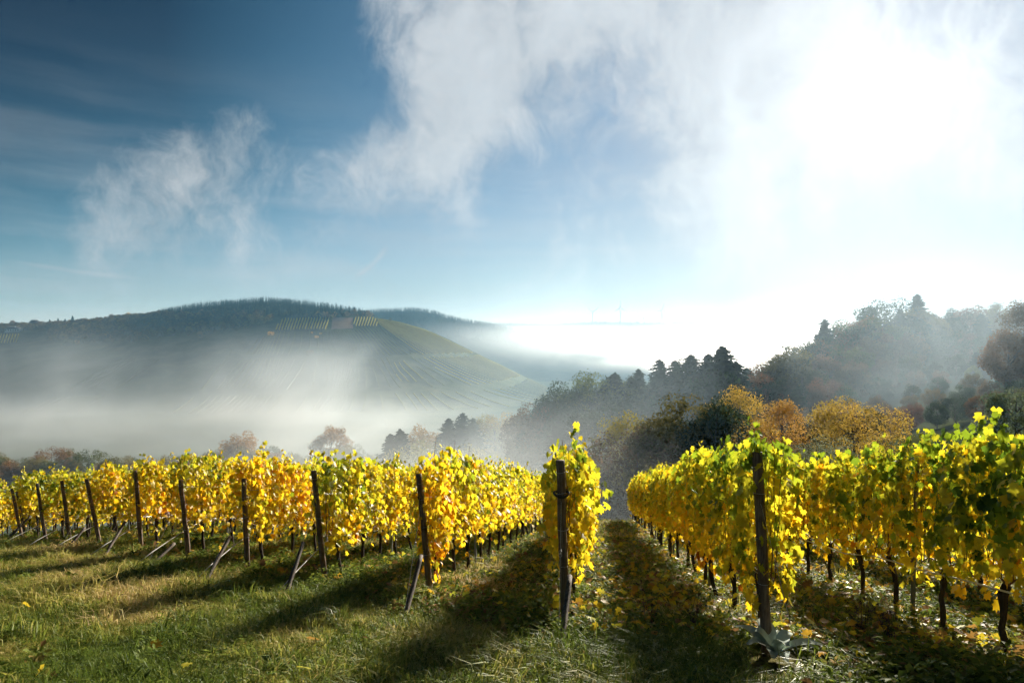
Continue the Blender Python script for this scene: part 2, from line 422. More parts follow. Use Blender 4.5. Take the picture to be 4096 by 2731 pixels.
def ridge_obj(name, D, sil, depth, back):
    sil = np.array(sil, float); rx = (sil[:, 0] - CX) / F * D; rz = (CY - sil[:, 1]) / F * D
    def fn(x, y):
        r = np.interp(x, rx, rz)
        t = np.clip(np.where(y < D, (D - y) / depth, (y - D) / back), 0, 1)
        z = FLOOR - 8 + (r - FLOOR + 8) * (1 - t * t * (3 - 2 * t))
        return z + 3 * wave(x, y, 0.008, int(D))
    xs = np.linspace(rx[0], rx[-1], 130); ys = np.linspace(D - depth, D + back, 46)
    o = obj(name, heightfield(name, xs, ys, fn, M['ridge'])); tag(o, kind='structure')
    return fn
ridge_fn = ridge_obj('far_hill', 2050.0, [(900, 1240), (1430, 1258), (1500, 1250), (1580, 1246), (1660, 1244), (1740, 1256), (1790, 1275), (1860, 1288), (1960, 1305), (2080, 1330), (2250, 1370), (2500, 1430), (2700, 1560)], 560, 300)
plateau_fn = ridge_obj('far_plateau', 2750.0, [(1200, 1290), (1780, 1296), (1950, 1294), (2050, 1294), (2200, 1296), (2340, 1290), (2440, 1290), (2600, 1294), (2750, 1292), (2900, 1302), (3100, 1312), (3500, 1320), (4600, 1330)], 420, 500)

# ------------------------------------------------------------------ leaf and tree shapes
_ang = np.radians([-90, -62, -40, -12, 12, 34, 52, 72, 90, 108, 128, 146, 168, 192, 220, 242])
_rad = np.array([0.16, 0.54, 0.49, 0.57, 0.70, 0.51, 0.77, 0.56, 0.90, 0.56, 0.77, 0.51, 0.70, 0.57, 0.49, 0.54])
LEAF2D = np.stack([np.cos(_ang) * _rad, np.sin(_ang) * _rad], 1)
NL = len(LEAF2D)
def leaf_template(curl, fold, wav, seed):
    r = np.random.default_rng(seed)
    xy = np.vstack([[0, 0.02], LEAF2D * r.uniform(0.92, 1.08, (NL, 1))])
    rr = (xy ** 2).sum(1)
    z = -curl * rr + fold * np.abs(xy[:, 0]) + wav * r.normal(0, 1, NL + 1) * np.sqrt(rr)
    V = np.column_stack([xy, z])
    j = np.arange(NL)
    return V, np.stack([np.zeros(NL, int), 1 + j, 1 + (j + 1) % NL], 1)
TEMPL = [leaf_template(c, f, wv_, i) for i, (c, f, wv_) in enumerate([(0.25, 0.15, 0.05), (0.5, 0.05, 0.07), (-0.2, 0.3, 0.06), (0.1, 0.45, 0.08), (0.7, 0.25, 0.10)])]
def frames(normal, down):
    """rotation matrices whose Z is normal and whose +Y (leaf tip) points along down"""
    Zx = normal / (np.linalg.norm(normal, axis=1)[:, None] + 1e-9)
    Y = down - (down * Zx).sum(1)[:, None] * Zx; Y /= np.linalg.norm(Y, axis=1)[:, None] + 1e-9
    X = np.cross(Y, Zx)
    return np.stack([X, Y, Zx], -1)
def join_leaves(P, Rm, S, hue, tid, extra=None):
    Vs, Fs, As = [], [], []; n0 = 0
    for k, (TV, TF) in enumerate(TEMPL):
        s = np.where(tid == k)[0]
        if not len(s): continue
        V = np.einsum('nij,vj->nvi', Rm[s], TV) * S[s][:, None, None] + P[s][:, None]
        nv = len(TV)
        Fs.append((TF[None] + (np.arange(len(s)) * nv)[:, None, None]).reshape(-1, 3) + n0)
        Vs.append(V.reshape(-1, 3)); As.append(np.repeat(hue[s], nv)); n0 += len(s) * nv
    return np.vstack(Vs), np.vstack(Fs), np.concatenate(As)

def quads(P, N, size, asp=1.0):
    """little four-cornered leaf faces with random spin"""
    n = len(P); a = rng.normal(size=(n, 3)); Y = np.cross(N, a); Y /= np.linalg.norm(Y, axis=1)[:, None] + 1e-9
    X = np.cross(Y, N); X /= np.linalg.norm(X, axis=1)[:, None] + 1e-9
    s = size[:, None] * 0.5
    V = np.stack([P - Y * s * asp, P + X * s * 0.6, P + Y * s * asp, P - X * s * 0.6], 1)
    V[:, 1] += N * s * 0.25; V[:, 3] += N * s * 0.25
    return V.reshape(-1, 3), (np.arange(n)[:, None] * 4 + np.arange(4)[None])

def broad_tree(seed, nleaf, lobes, wide, leaf, trunk_h=0.3, spire=0.0, airy=0.35):
    """unit-height broadleaf tree: returns crown mesh, trunk mesh"""
    r = np.random.default_rng(seed)
    C, Rd = [], []
    for k in range(lobes):
        u = r.normal(size=3); u /= np.linalg.norm(u); rr = r.uniform(0.45, 1.0) ** 0.5
        z = trunk_h + (1 - trunk_h) * (0.5 + 0.5 * u[2] * rr)
        taper = 1.0 - spire * max(0, (z - trunk_h) / (1 - trunk_h))
        c = np.array([u[0] * rr * wide * taper, u[1] * rr * wide * taper, z * 0.93])
        C.append(c); Rd.append(r.uniform(0.07, 0.15) * (0.6 + wide))
    C = np.array(C); Rd = np.array(Rd)
    k = r.choice(lobes, nleaf, p=Rd ** 2 / (Rd ** 2).sum())
    u = r.normal(size=(nleaf, 3)); u /= np.linalg.norm(u, axis=1)[:, None]
    rad = Rd[k] * (1 - airy * r.random(nleaf) ** 1.2) * r.choice([1.0, 1.25], nleaf, p=[0.85, 0.15])
    P = C[k] + u * rad[:, None] * np.array([1, 1, 0.85])
    P[:, 2] = np.maximum(P[:, 2], trunk_h * 0.35 + 0.05 * r.random(nleaf))
    N = u + r.normal(size=(nleaf, 3)) * 0.7 + np.array([0, 0, 0.3]); N /= np.linalg.norm(N, axis=1)[:, None]
    V, Q = quads(P, N, leaf * r.uniform(0.6, 1.4, nleaf))
    hue = np.repeat(np.clip(r.normal(0.5, 0.2, nleaf) + np.repeat(r.normal(0, 0.12, lobes), 1)[k], 0, 1), 4)
    crown = mesh('crown', V, Q, M['tree_leaf'], {'hue': hue})
    g = Geo(); bend = r.normal(0, 0.012, 2)
    g.tube([(0, 0, -0.04), (bend[0], bend[1], 0.2), (bend[0] * 2, bend[1] * 2, 0.45), (bend[0], bend[1], 0.8)], [0.022, 0.017, 0.011, 0.003], 6)
    for c in C[: 12]:
        b0 = np.array([bend[0], bend[1], min(0.6, max(0.12, c[2] - 0.2 - 0.25 * np.hypot(c[0], c[1])))])
        g.tube([b0, (b0 + c) / 2 + r.normal(0, 0.01, 3), c], [0.009, 0.005, 0.002], 4, False)
    trunk = g.mesh('trunk', M['tree_bark'])
    return crown, trunk

def conifer(seed, levels, wide, per=11, need=8, base=0.05):
    """unit-height spruce: overlapping whorls of drooping boughs with hanging sprays"""
    r = np.random.default_rng(seed); V, hue = [], []
    lop = r.uniform(0.8, 1.15, 12)
    for i in range(levels):
        t = (i + r.uniform(-0.4, 0.4)) / levels
        z = base + (0.97 - base) * t; L = wide * (1 - t) ** 0.68 * r.uniform(0.8, 1.1) + 0.006
        nb = max(5, int(per * (1 - 0.45 * t)))
        for b in range(nb):
            th = 6.283 * (b + r.random()) / nb; l = L * r.uniform(0.45, 1.25) * lop[int(th / 6.284 * 12)]
            dx, dy = math.cos(th), math.sin(th); zb_ = z + r.uniform(-0.6, 0.6) / levels; h = float(np.clip(r.normal(0.45, 0.2), 0, 1))
            ss = np.linspace(0.1, 1, need)
            for s in ss:
                p = np.array([dx * l * s, dy * l * s, zb_ - 0.45 * l * s + 0.2 * l * s * s + r.normal(0, 0.006)])
                ln = (0.034 + 0.05 * wide) * r.uniform(0.7, 1.4) * (0.42 + 0.5 * (1 - t)); wd = ln * 0.6
                dv = np.array([dx, dy, -0.35 + r.normal(0, 0.2)]); sv = np.array([-dy, dx, r.normal(0, 0.4)])
                V.append([p - dv * ln * 0.5, p + sv * wd - np.array([0, 0, ln * 0.4]), p + dv * ln * 0.9, p - sv * wd - np.array([0, 0, ln * 0.4])]); hue += [h] * 4
    V = np.array(V).reshape(-1, 3); Q = np.arange(len(V)).reshape(-1, 4)
    crown = mesh('crown', V, Q, M['tree_leaf'], {'hue': hue})
    g = Geo(); g.tube([(0, 0, -0.04), (0, 0, 0.4), (0, 0, 0.97)], [0.018, 0.011, 0.002], 6)
    return crown, g.mesh('trunk', M['tree_bark'])

TREES = {
 'broad': [broad_tree(100 + i, 9500, 60, wd, 0.027, 0.14) for i, wd in enumerate((0.36, 0.42, 0.33))],
 'bush': [broad_tree(200 + i, 9000, 60, wd, 0.028, 0.05) for i, wd in enumerate((0.55, 0.62))],
 'feather': [broad_tree(300 + i, 8000, 80, wd, 0.024, 0.06, 0.35, 0.6) for i, wd in enumerate((0.42, 0.5))],
 'birch': [broad_tree(400 + i, 6500, 50, wd, 0.018, 0.22, 0.45, 0.6) for i, wd in enumerate((0.24, 0.28))],
 'spruce': [conifer(500 + i, 46, wd, 14, 9) for i, wd in enumerate((0.27, 0.33, 0.24, 0.30))],
}
for cr_, tk_ in TREES['birch']:
    tk_.materials.clear(); tk_.materials.append(M['birch_bark'])
# light copies for far-off woods
FAR_T = {'spruce': [conifer(600 + i, 10, wd, 7, 3) for i, wd in enumerate((0.2, 0.24))],
         'broad': [broad_tree(700 + i, 380, 16, wd, 0.085, 0.12) for i, wd in enumerate((0.4, 0.48))]}

def tree(kind, px, pytop, D, color, label, group, H=None, var=None, name=None):
    x, ztop = xz(px, pytop, D)
    zb = float(gz(x, D)); h = ztop - zb if H is None else H
    if H is None: h = min(max(h, 5.0), 30.0)
    v = TREES[kind]; cr_, tk_ = v[(var if var is not None else random.randrange(len(v))) % len(v)]
    nm = name or {'broad': 'broadleaf_tree', 'bush': 'autumn_bush', 'feather': 'autumn_tree', 'birch': 'birch_tree', 'spruce': 'spruce_tree'}[kind]
    e = empty(nm, (x, D, zb - 0.15), random.uniform(0, 6.28)); e.scale = (h * (1.3 if kind == 'spruce' else 1.0), h * (1.3 if kind == 'spruce' else 1.0), h)
    tag(e, label, 'bush' if kind == 'bush' else 'tree', group)
    obj('trunk', tk_, e); obj('crown', cr_, e, color=color)
    return e

# ------------------------------------------------------------------ scatter (geometry nodes) for uncountable stuff
def scatter(name, P, rot, scale, idx, tint, variants, label, cat):
    coll = bpy.data.collections.new(name + '_pieces')
    for i, me in enumerate(variants):
        o = bpy.data.objects.new('%s_piece_%02d' % (name, i), me); coll.objects.link(o)
    n = len(P)
    me = bpy.data.meshes.new(name); me.vertices.add(n); me.vertices.foreach_set('co', np.asarray(P, np.float32).ravel())
    for k, v, ty in (('rot', rot, 'FLOAT_VECTOR'), ('scl', scale, 'FLOAT'), ('tint', tint, 'FLOAT'), ('idx', idx, 'INT')):
        a = me.attributes.new(k, ty, 'POINT')
        a.data.foreach_set('vector' if ty == 'FLOAT_VECTOR' else 'value', np.asarray(v, np.int32 if ty == 'INT' else np.float32).ravel())
    o = obj(name, me); tag(o, label, cat, kind='stuff')
    ng = bpy.data.node_groups.new(name, 'GeometryNodeTree')
    ng.interface.new_socket(name='Geometry', in_out='INPUT', socket_type='NodeSocketGeometry')
    ng.interface.new_socket(name='Geometry', in_out='OUTPUT', socket_type='NodeSocketGeometry')
    N = ng.nodes; L = ng.links
    gi = N.new('NodeGroupInput'); go = N.new('NodeGroupOutput'); ci = N.new('GeometryNodeCollectionInfo'); ip = N.new('GeometryNodeInstanceOnPoints')
    ci.inputs['Collection'].default_value = coll; ci.inputs['Separate Children'].default_value = True; ci.inputs['Reset Children'].default_value = True
    def na(nm, ty):
        a = N.new('GeometryNodeInputNamedAttribute'); a.data_type = ty; a.inputs['Name'].default_value = nm
        return a.outputs['Attribute']
    L.new(gi.outputs[0], ip.inputs['Points']); L.new(ci.outputs[0], ip.inputs['Instance']); ip.inputs['Pick Instance'].default_value = True
    L.new(na('idx', 'INT'), ip.inputs['Instance Index']); L.new(na('rot', 'FLOAT_VECTOR'), ip.inputs['Rotation']); L.new(na('scl', 'FLOAT'), ip.inputs['Scale'])
    L.new(ip.outputs[0], go.inputs[0])
    md = o.modifiers.new('scatter', 'NODES'); md.node_group = ng
    return o

# ------------------------------------------------------------------ rows of the vineyard
ROW = np.array([0.1296, 0.9916]); PERP = np.array([0.9916, -0.1296])
# post table: base pixel, top pixel, depth, name for the row
def depth_from_y(py): return F * 1.6 / (py - 1960.0)
POSTS = []   # (row offset, base xy, base px, top px)
for key, bpx, bpy_, tpx, tpy, dep in [
    ('right', 3068, 2605, 3022, 1805, 6.75), ('centre', 2262, 2497, 2240, 1838, 8.15), ('L1', 1722, 2395, 1677, 1892, 10.0), ('L2', 1300, 2335, 1256, 1880, 11.6),
    ('L3', 990, 2255, 978, 1912, 12.8), ('L4', 755, 2245, 725, 1917, 14.4), ('L5', 565, 2205, 545, 1880, 16.0), ('L6', 400, 2175, 350, 1915, 17.5),
    ('L7', 283, 2155, 250, 1920, 19.2), ('L8', 183, 2170, 152, 1932, 20.8), ('L9', 88, 2158, 50, 1952, 22.4), ('L10', 102, 2150, 70, 1962, 23.6)]:
    x = (bpx - CX) / F * dep
    POSTS.append((key, np.array([x, dep]), (bpx, bpy_), (tpx, tpy)))
ROWPHRASE = {'right': 'the row at the big right-hand post', 'centre': 'the row at the ringed central post', 'edge': 'the shaded row at the right edge',
             'edge2': 'the row behind the shaded right-edge row'}
ORD = ('first second third fourth fifth sixth seventh eighth ninth tenth eleventh twelfth thirteenth fourteenth fifteenth sixteenth seventeenth eighteenth nineteenth twentieth '
       'twenty-first twenty-second twenty-third twenty-fourth twenty-fifth twenty-sixth twenty-seventh twenty-eighth twenty-ninth thirtieth thirty-first thirty-second thirty-third thirty-fourth thirty-fifth').split()
for k in range(1, 14): ROWPHRASE['L%d' % k] = 'the row at the %s post left of centre' % ORD[k - 1]

def tilted_post(name, base, top, r0, r1, mat, seed, lean_caps=True):
    """round, slightly crooked timber from base to top (world points); object origin at base"""
    base = np.array(base, float); top = np.array(top, float); r = np.random.default_rng(seed)
    v = top - base; n = 9
    ts = np.linspace(-0.12, 1, n)
    pts = ts[:, None] * v[None] + np.column_stack([r.normal(0, r0 * 0.07, n), r.normal(0, r0 * 0.07, n), np.zeros(n)])
    g = Geo(); g.tube(pts, np.linspace(r0, r1, n), 12, True, 0.0, 0.05)
    return obj(name, g.mesh(name, mat, True), None, base)

post_world = {}
for i, (key, b, bp, tp) in enumerate(POSTS):
    zb = float(gz(b[0], b[1])); ztop = (CY - tp[1]) / F * b[1]; xt = (tp[0] - CX) / F * b[1]
    post_world[key] = (np.array([b[0], b[1], zb]), np.array([xt, b[1] - 0.04, ztop]))

# ---- posts, stakes
WH = {'right': 'thick dark wooden post at the right, silvery rosette plant at its foot', 'centre': 'wooden row-end post in the centre with a black rubber ring'}
for k in range(1, 11):
    WH['L%d' % k] = 'brown wooden row-end post, %s to the left of the central post' % ORD[k - 1]
for i, (key, b, bp, tp) in enumerate(POSTS):
    B, T = post_world[key]
    o = tilted_post('wooden_post', B, T, 0.055 if key in ('right', 'centre') else 0.05, 0.05 if key in ('right', 'centre') else 0.044, M['post'], 50 + i)
    tag(o, WH[key], 'post', 'row-end posts')
    for f in (0.36, 0.58, 0.8, 0.93):
        c = (T - B) * f; rr = 0.058
        th = np.linspace(0, 6.283, 15); g = Geo()
        tilt = rng.normal(0, 0.006, 2)
        g.tube(np.column_stack([c[0] + rr * np.cos(th), c[1] + rr * np.sin(th), c[2] + tilt[0] * np.cos(th) + tilt[1] * np.sin(th)]), 0.0022, 4, False)
        obj('wire_band', g.mesh('wire_band', M['wire']), o)
    if key == 'centre':
        c = (T - B) * 0.80; th = np.linspace(0, 6.283, 25)
        g = Geo(); g.tube(np.column_stack([c[0] + 0.088 * np.cos(th), c[1] - 0.02 + 0.07 * np.sin(th), c[2] + 0.02 * np.sin(th) + 0.012 * np.cos(2 * th)]), 0.014, 8, False)
        tag(obj('rubber_ring', g.mesh('rubber_ring', M['rubber'], True), o), 'black rubber ring hung round the post')
STAKES = {'centre': ((2243, 2598), (2278, 2302)), 'L1': ((1622, 2452), (1685, 2222)), 'L2': ((1145, 2395), (1213, 2168)), 'L3': ((822, 2322), (920, 2145)), 'L4': ((605, 2275), (698, 2172)),
          'L5': ((418, 2230), (500, 2086)), 'L6': ((262, 2205), (340, 2108)), 'L9': ((22, 2192), (122, 2062))}
for i, (key, (sb, stp)) in enumerate(STAKES.items()):
    B, T = post_world[key]; 
    yb = B[1] - 1.32; xb = (sb[0] - CX) / F * yb
    zb = float(gz(xb, yb)); yt = B[1] - 0.42
    if key in ('L4', 'L9', 'L6'): yt = B[1] - 0.7
    xt = (stp[0] - CX) / F * yt; zt = (CY - stp[1]) / F * yt
    o = tilted_post('anchor_stake', (xb, yb, zb), (xt, yt, zt), 0.036, 0.03, M['stake'], 90 + i)
    tag(o, 'leaning grey anchor stake in front of %s' % ('the ringed central post' if key == 'centre' else 'the %s post left of centre' % ORD[int(key[1:]) - 1]), 'stake', 'leaning anchor stakes')

# ---- vine foliage
SLOPE = -0.216
def vine_leaves(seed, n, length=1.25, lo=0.68, hi=2.08, hang=0.0, thick=0.23, upgreen=0.13, shoots=0.42):
    """positions and frames of the leaves of one vine: x along the row, y across, z up"""
    r = np.random.default_rng(seed)
    hi = hi + r.normal(0, 0.055)                      # shoots rise from the head, leaves sit on them in drifts
    sx = r.uniform(-length / 2, length / 2, 26); sy = r.normal(0, thick * 0.5, 26)
    k = r.integers(0, 26, n)
    x = sx[k] + r.normal(0, 0.12, n)
    skin = r.random(n) < 0.72
    y = np.where(skin, np.sign(r.normal(0, 1, n)) * (thick * (0.82 + 0.22 * np.sin(x * 6 + seed)) + r.normal(0, 0.045, n)), sy[k] + r.normal(0, 0.09, n))
    shoot_hi = hi + r.normal(-0.02, 0.10, 26); shoot_lo = lo + r.normal(0.10, 0.17, 26) - hang * r.random(26)
    f = r.beta(1.22, 1.0, n)
    z = shoot_lo[k] + (shoot_hi[k] - shoot_lo[k]) * f
    prof = np.interp((z - lo) / (hi - lo), [-0.3, 0, 0.25, 0.7, 0.95, 1.2], [0.45, 0.7, 1.0, 1.0, 0.75, 0.4])
    y = np.clip(y, -2.3 * thick, 2.3 * thick) * prof
    x = np.clip(x, -length * 0.56, length * 0.56)
    # a few shoots standing proud of the trimmed top
    extra = []
    for s in range(r.integers(1, 4)):
        x0 = r.uniform(-length / 2, length / 2); y0 = r.normal(0, 0.08); dx = r.normal(0, 0.12); top = r.uniform(0.3 * shoots, shoots)
        m_ = int(5 + 9 * top + 4 * r.random())
        for q in range(m_):
            u = (q + r.random()) / m_
            extra.append((x0 + dx * u + r.normal(0, 0.035), y0 + r.normal(0, 0.04), hi - 0.05 + top * u))
    E = np.array(extra); x = np.r_[x, E[:, 0]]; y = np.r_[y, E[:, 1]]; z = np.r_[z, E[:, 2]]; n = len(x)
    side = np.sign(y + r.normal(0, 0.07, n))
    N = np.column_stack([r.normal(0, 0.75, n), side * (0.7 + 0.4 * r.random(n)), r.uniform(-0.35, 1.0, n)])
    down = np.column_stack([r.normal(0, 0.8, n), side * 0.35 + r.normal(0, 0.3, n), -np.ones(n)])
    Rm = frames(N, down)
    S = np.clip(r.normal(0.080, 0.021, n), 0.04, 0.135) * np.where(np.arange(n) >= n - len(E), 0.75, 1.0)
    hfrac = np.clip((z - lo) / (hi - lo), 0, 1.2)
    drift = 0.05 * np.sin(x * 5 + seed) + 0.05 * np.sin(z * 4.2 + seed * 2.1) + r.normal(0, 0.05, 26).repeat(1)[np.r_[k, np.zeros(len(E), int)]]
    hue = 0.42 - upgreen * (hfrac - 0.5) + drift + r.normal(0, 0.075, n) + np.where(r.random(n) < 0.035, 0.28, 0)
    P = np.column_stack([x, y, z + SLOPE * x])
    return P, Rm, S, hue, r.integers(0, len(TEMPL), n)

def vine_trunk(seed, h=0.74):
    r = np.random.default_rng(seed); g = Geo()
    n = 9; t = np.linspace(0, 1, n)
    wx = np.cumsum(r.normal(0, 0.016, n)); wy = np.cumsum(r.normal(0, 0.014, n))
    pts = np.column_stack([wx - wx[0], wy - wy[0], -0.08 + (h + 0.08) * t])
    rad = 0.026 + 0.008 * r.random(n); rad[-2:] = 0.042; rad[0] = 0.036
    g.tube(pts, rad, 8, True, 0, 0.12)
    return g.mesh('trunk', M['vine_bark'], True), pts[-1]
def vine_canes(seed, head, hi=2.1, length=1.25):
    r = np.random.default_rng(seed); g = Geo()
    # two bent fruiting canes along the wire, then upright shoots
    for s in (-1, 1):
        xs = np.linspace(0, s * length * 0.48, 6)
        arch = 0.10 * np.sin(np.linspace(0, 3.1, 6))
        g.tube(np.column_stack([head[0] + xs, head[1] + r.normal(0, 0.01, 6), head[2] + arch + SLOPE * xs]), np.linspace(0.011, 0.006, 6), 5, False)
    for k in range(11):
        x0 = r.uniform(-length / 2, length / 2); top = hi + r.uniform(-0.25, 0.12) + (0.3 if r.random() < 0.12 else 0)
        n = 6; t = np.linspace(0, 1, n); z0 = head[2] + 0.03
        pts = np.column_stack([x0 + np.cumsum(r.normal(0, 0.022, n)), head[1] * (1 - t) + np.cumsum(r.normal(0, 0.03, n)), z0 + (top - z0) * t + SLOPE * x0])
        g.tube(pts, np.linspace(0.0055, 0.0028, n), 4, False)
    return g.mesh('canes', M['cane'])

NVAR = 9
VAR_F = []
for v_ in range(NVAR):
    P, Rm, S, hue, tid = vine_leaves(1000 + v_, 740)
    V, Fc, A = join_leaves(P, Rm, S, hue, tid)
    VAR_F.append(mesh('foliage', V, Fc, M['vine_leaf'], {'hue': A}))
VAR_T = []
for v_ in range(7):
    tm, head = vine_trunk(1100 + v_); VAR_T.append((tm, vine_canes(1200 + v_, head)))
LEAF_ME = [mesh('leaf', TV, TF, M['vine_leaf']) for TV, TF in TEMPL]
ROT_ROW = math.atan2(ROW[1], ROW[0])

ROWS = []   # key, origin xy (first vine), number, hue bias fn
def row_start(key, ahead): return POSTS[[p[0] for p in POSTS].index(key)][1] + ROW * ahead
near_plan = {('centre', 0): 300, ('centre', 1): 90, ('right', 0): 220, ('right', 1): 120, ('right', 2): 60, ('edge', 0): 200, ('edge', 1): 200, ('edge', 2): 170, ('edge', 3): 120, ('edge', 4): 70, ('L1', 0): 130, ('L1', 1): 70, ('L2', 0): 110, ('L2', 1): 50, ('L3', 0): 70, ('L4', 0): 50}
SHOOTY = (('edge', 1), ('edge', 3), ('edge', 0), ('centre', 0), ('L1', 0), ('right', 0), ('L3', 0), ('L2', 1))
def put_vine(key, i, xy, bias, group):
    z = float(gz(xy[0], xy[1])); e = empty('grapevine', (xy[0], xy[1], z), ROT_ROW + (math.pi if 0 else 0))
    lab = '%s grapevine along %s' % (ORD[i], ROWPHRASE[key])
    tag(e, lab, 'grapevine', group)
    tm, cm = VAR_T[random.randrange(7)]
    obj('trunk', tm, e); obj('canes', cm, e)
    nind = near_plan.get((key, i), 0)
    dist = float(np.hypot(*xy))
    if nind or dist < 13.5:
        seed = 5000 + hash_(key, i)
        n = (740 if key in ('right', 'edge') else 820) if dist < 9 else 740
        hang = 0.30 if (key, i) in (('centre', 0), ('right', 0), ('L1', 0), ('L2', 0)) else 0.05
        P, Rm, S, hue, tid = vine_leaves(seed, n, hang=hang, thick=0.25 if key in ('centre', 'right') else 0.22, upgreen=0.2 if key in ('right', 'edge') else 0.12, shoots=0.46 if (key, i) in SHOOTY else 0.3)
        # leaves that show largest to the viewer become single leaves
        cr_, sr_ = math.cos(ROT_ROW), math.sin(ROT_ROW)
        Wx = P[:, 0] * cr_ - P[:, 1] * sr_ + xy[0]; Wy = P[:, 0] * sr_ + P[:, 1] * cr_ + xy[1]
        tocam = np.column_stack([-Wx, -Wy]); tocam /= np.linalg.norm(tocam, axis=1)[:, None]
        lx = tocam[:, 0] * cr_ + tocam[:, 1] * sr_; ly = -tocam[:, 0] * sr_ + tocam[:, 1] * cr_
        front = P[:, 1] * ly * 2.2 + P[:, 0] * lx * (0.8 if i == 0 else 0.15) + (S - 0.1) * 2.0 + (P[:, 2] > 2.0) * 0.12
        order = np.argsort(-front); pick = order[:nind]; rest = order[nind:]
        V, Fc, A = join_leaves(P[rest], Rm[rest], S[rest], hue[rest], tid[rest])
        obj('foliage', mesh('foliage', V, Fc, M['vine_leaf'], {'hue': A}), e, color=(bias, 0, 0))['kind'] = 'stuff'
        for j in pick:
            o = bpy.data.objects.new('leaf', LEAF_ME[tid[j]]); COL.objects.link(o); o.parent = e
            m4 = Matrix(((Rm[j] * S[j]).tolist())).to_4x4(); m4.translation = P[j].tolist()
            o.matrix_local = m4; o.color = (float(hue[j]) + bias, 0, 0, 1)
    else:
        o = obj('foliage', VAR_F[random.randrange(NVAR)], e, color=(bias, 0, 0)); o['kind'] = 'stuff'
        if random.random() < 0.5: o.rotation_euler = (0, 0, 0); o.scale = (1, -1, random.uniform(0.95, 1.04))
        else: o.scale = (1, 1, random.uniform(0.95, 1.04))
    return e
def hash_(key, i): return (sum(ord(c) * (q + 3) for q, c in enumerate(key)) * 31 + i * 7) % 9000
def bias_for(key, i):
    r = np.random.default_rng(hash_(key, i) + 3)
    if key == 'right': return -0.13 + 0.06 * (i == 0) + r.normal(0, 0.035)
    if key == 'edge': return -0.15 + r.normal(0, 0.035)
    if key == 'edge2': return -0.08
    if key == 'centre': return 0.0 + r.normal(0, 0.03)
    b = -0.02 + r.normal(0, 0.055)
    if (key, i) in (('L3', 0), ('L4', 1), ('L3', 1), ('L5', 0)): b = 0.10
    if key in ('L1', 'L2') and i > 1: b -= 0.03
    if key in ('L7', 'L8', 'L9', 'L10'): b -= 0.03
    return b
PITCH = 1.18
plans = [('centre', row_start('centre', 0.62), 23), ('right', row_start('right', 0.55), 25), ('L1', row_start('L1', 0.6), 22)]
for k in range(2, 11): plans.append(('L%d' % k, row_start('L%d' % k, 0.6), 13 if k < 6 else 15))
e0 = np.array([4.36, 5.05]); plans.append(('edge', e0, 27)); plans.append(('edge2', e0 + PERP * 2.05 + ROW * 3.2, 22))
L10 = POSTS[-1][1]
for q in range(1, 4):
    plans.append(('L%d' % (10 + q), L10 - PERP * 2.05 * q + ROW * 1.2 * q, 14))
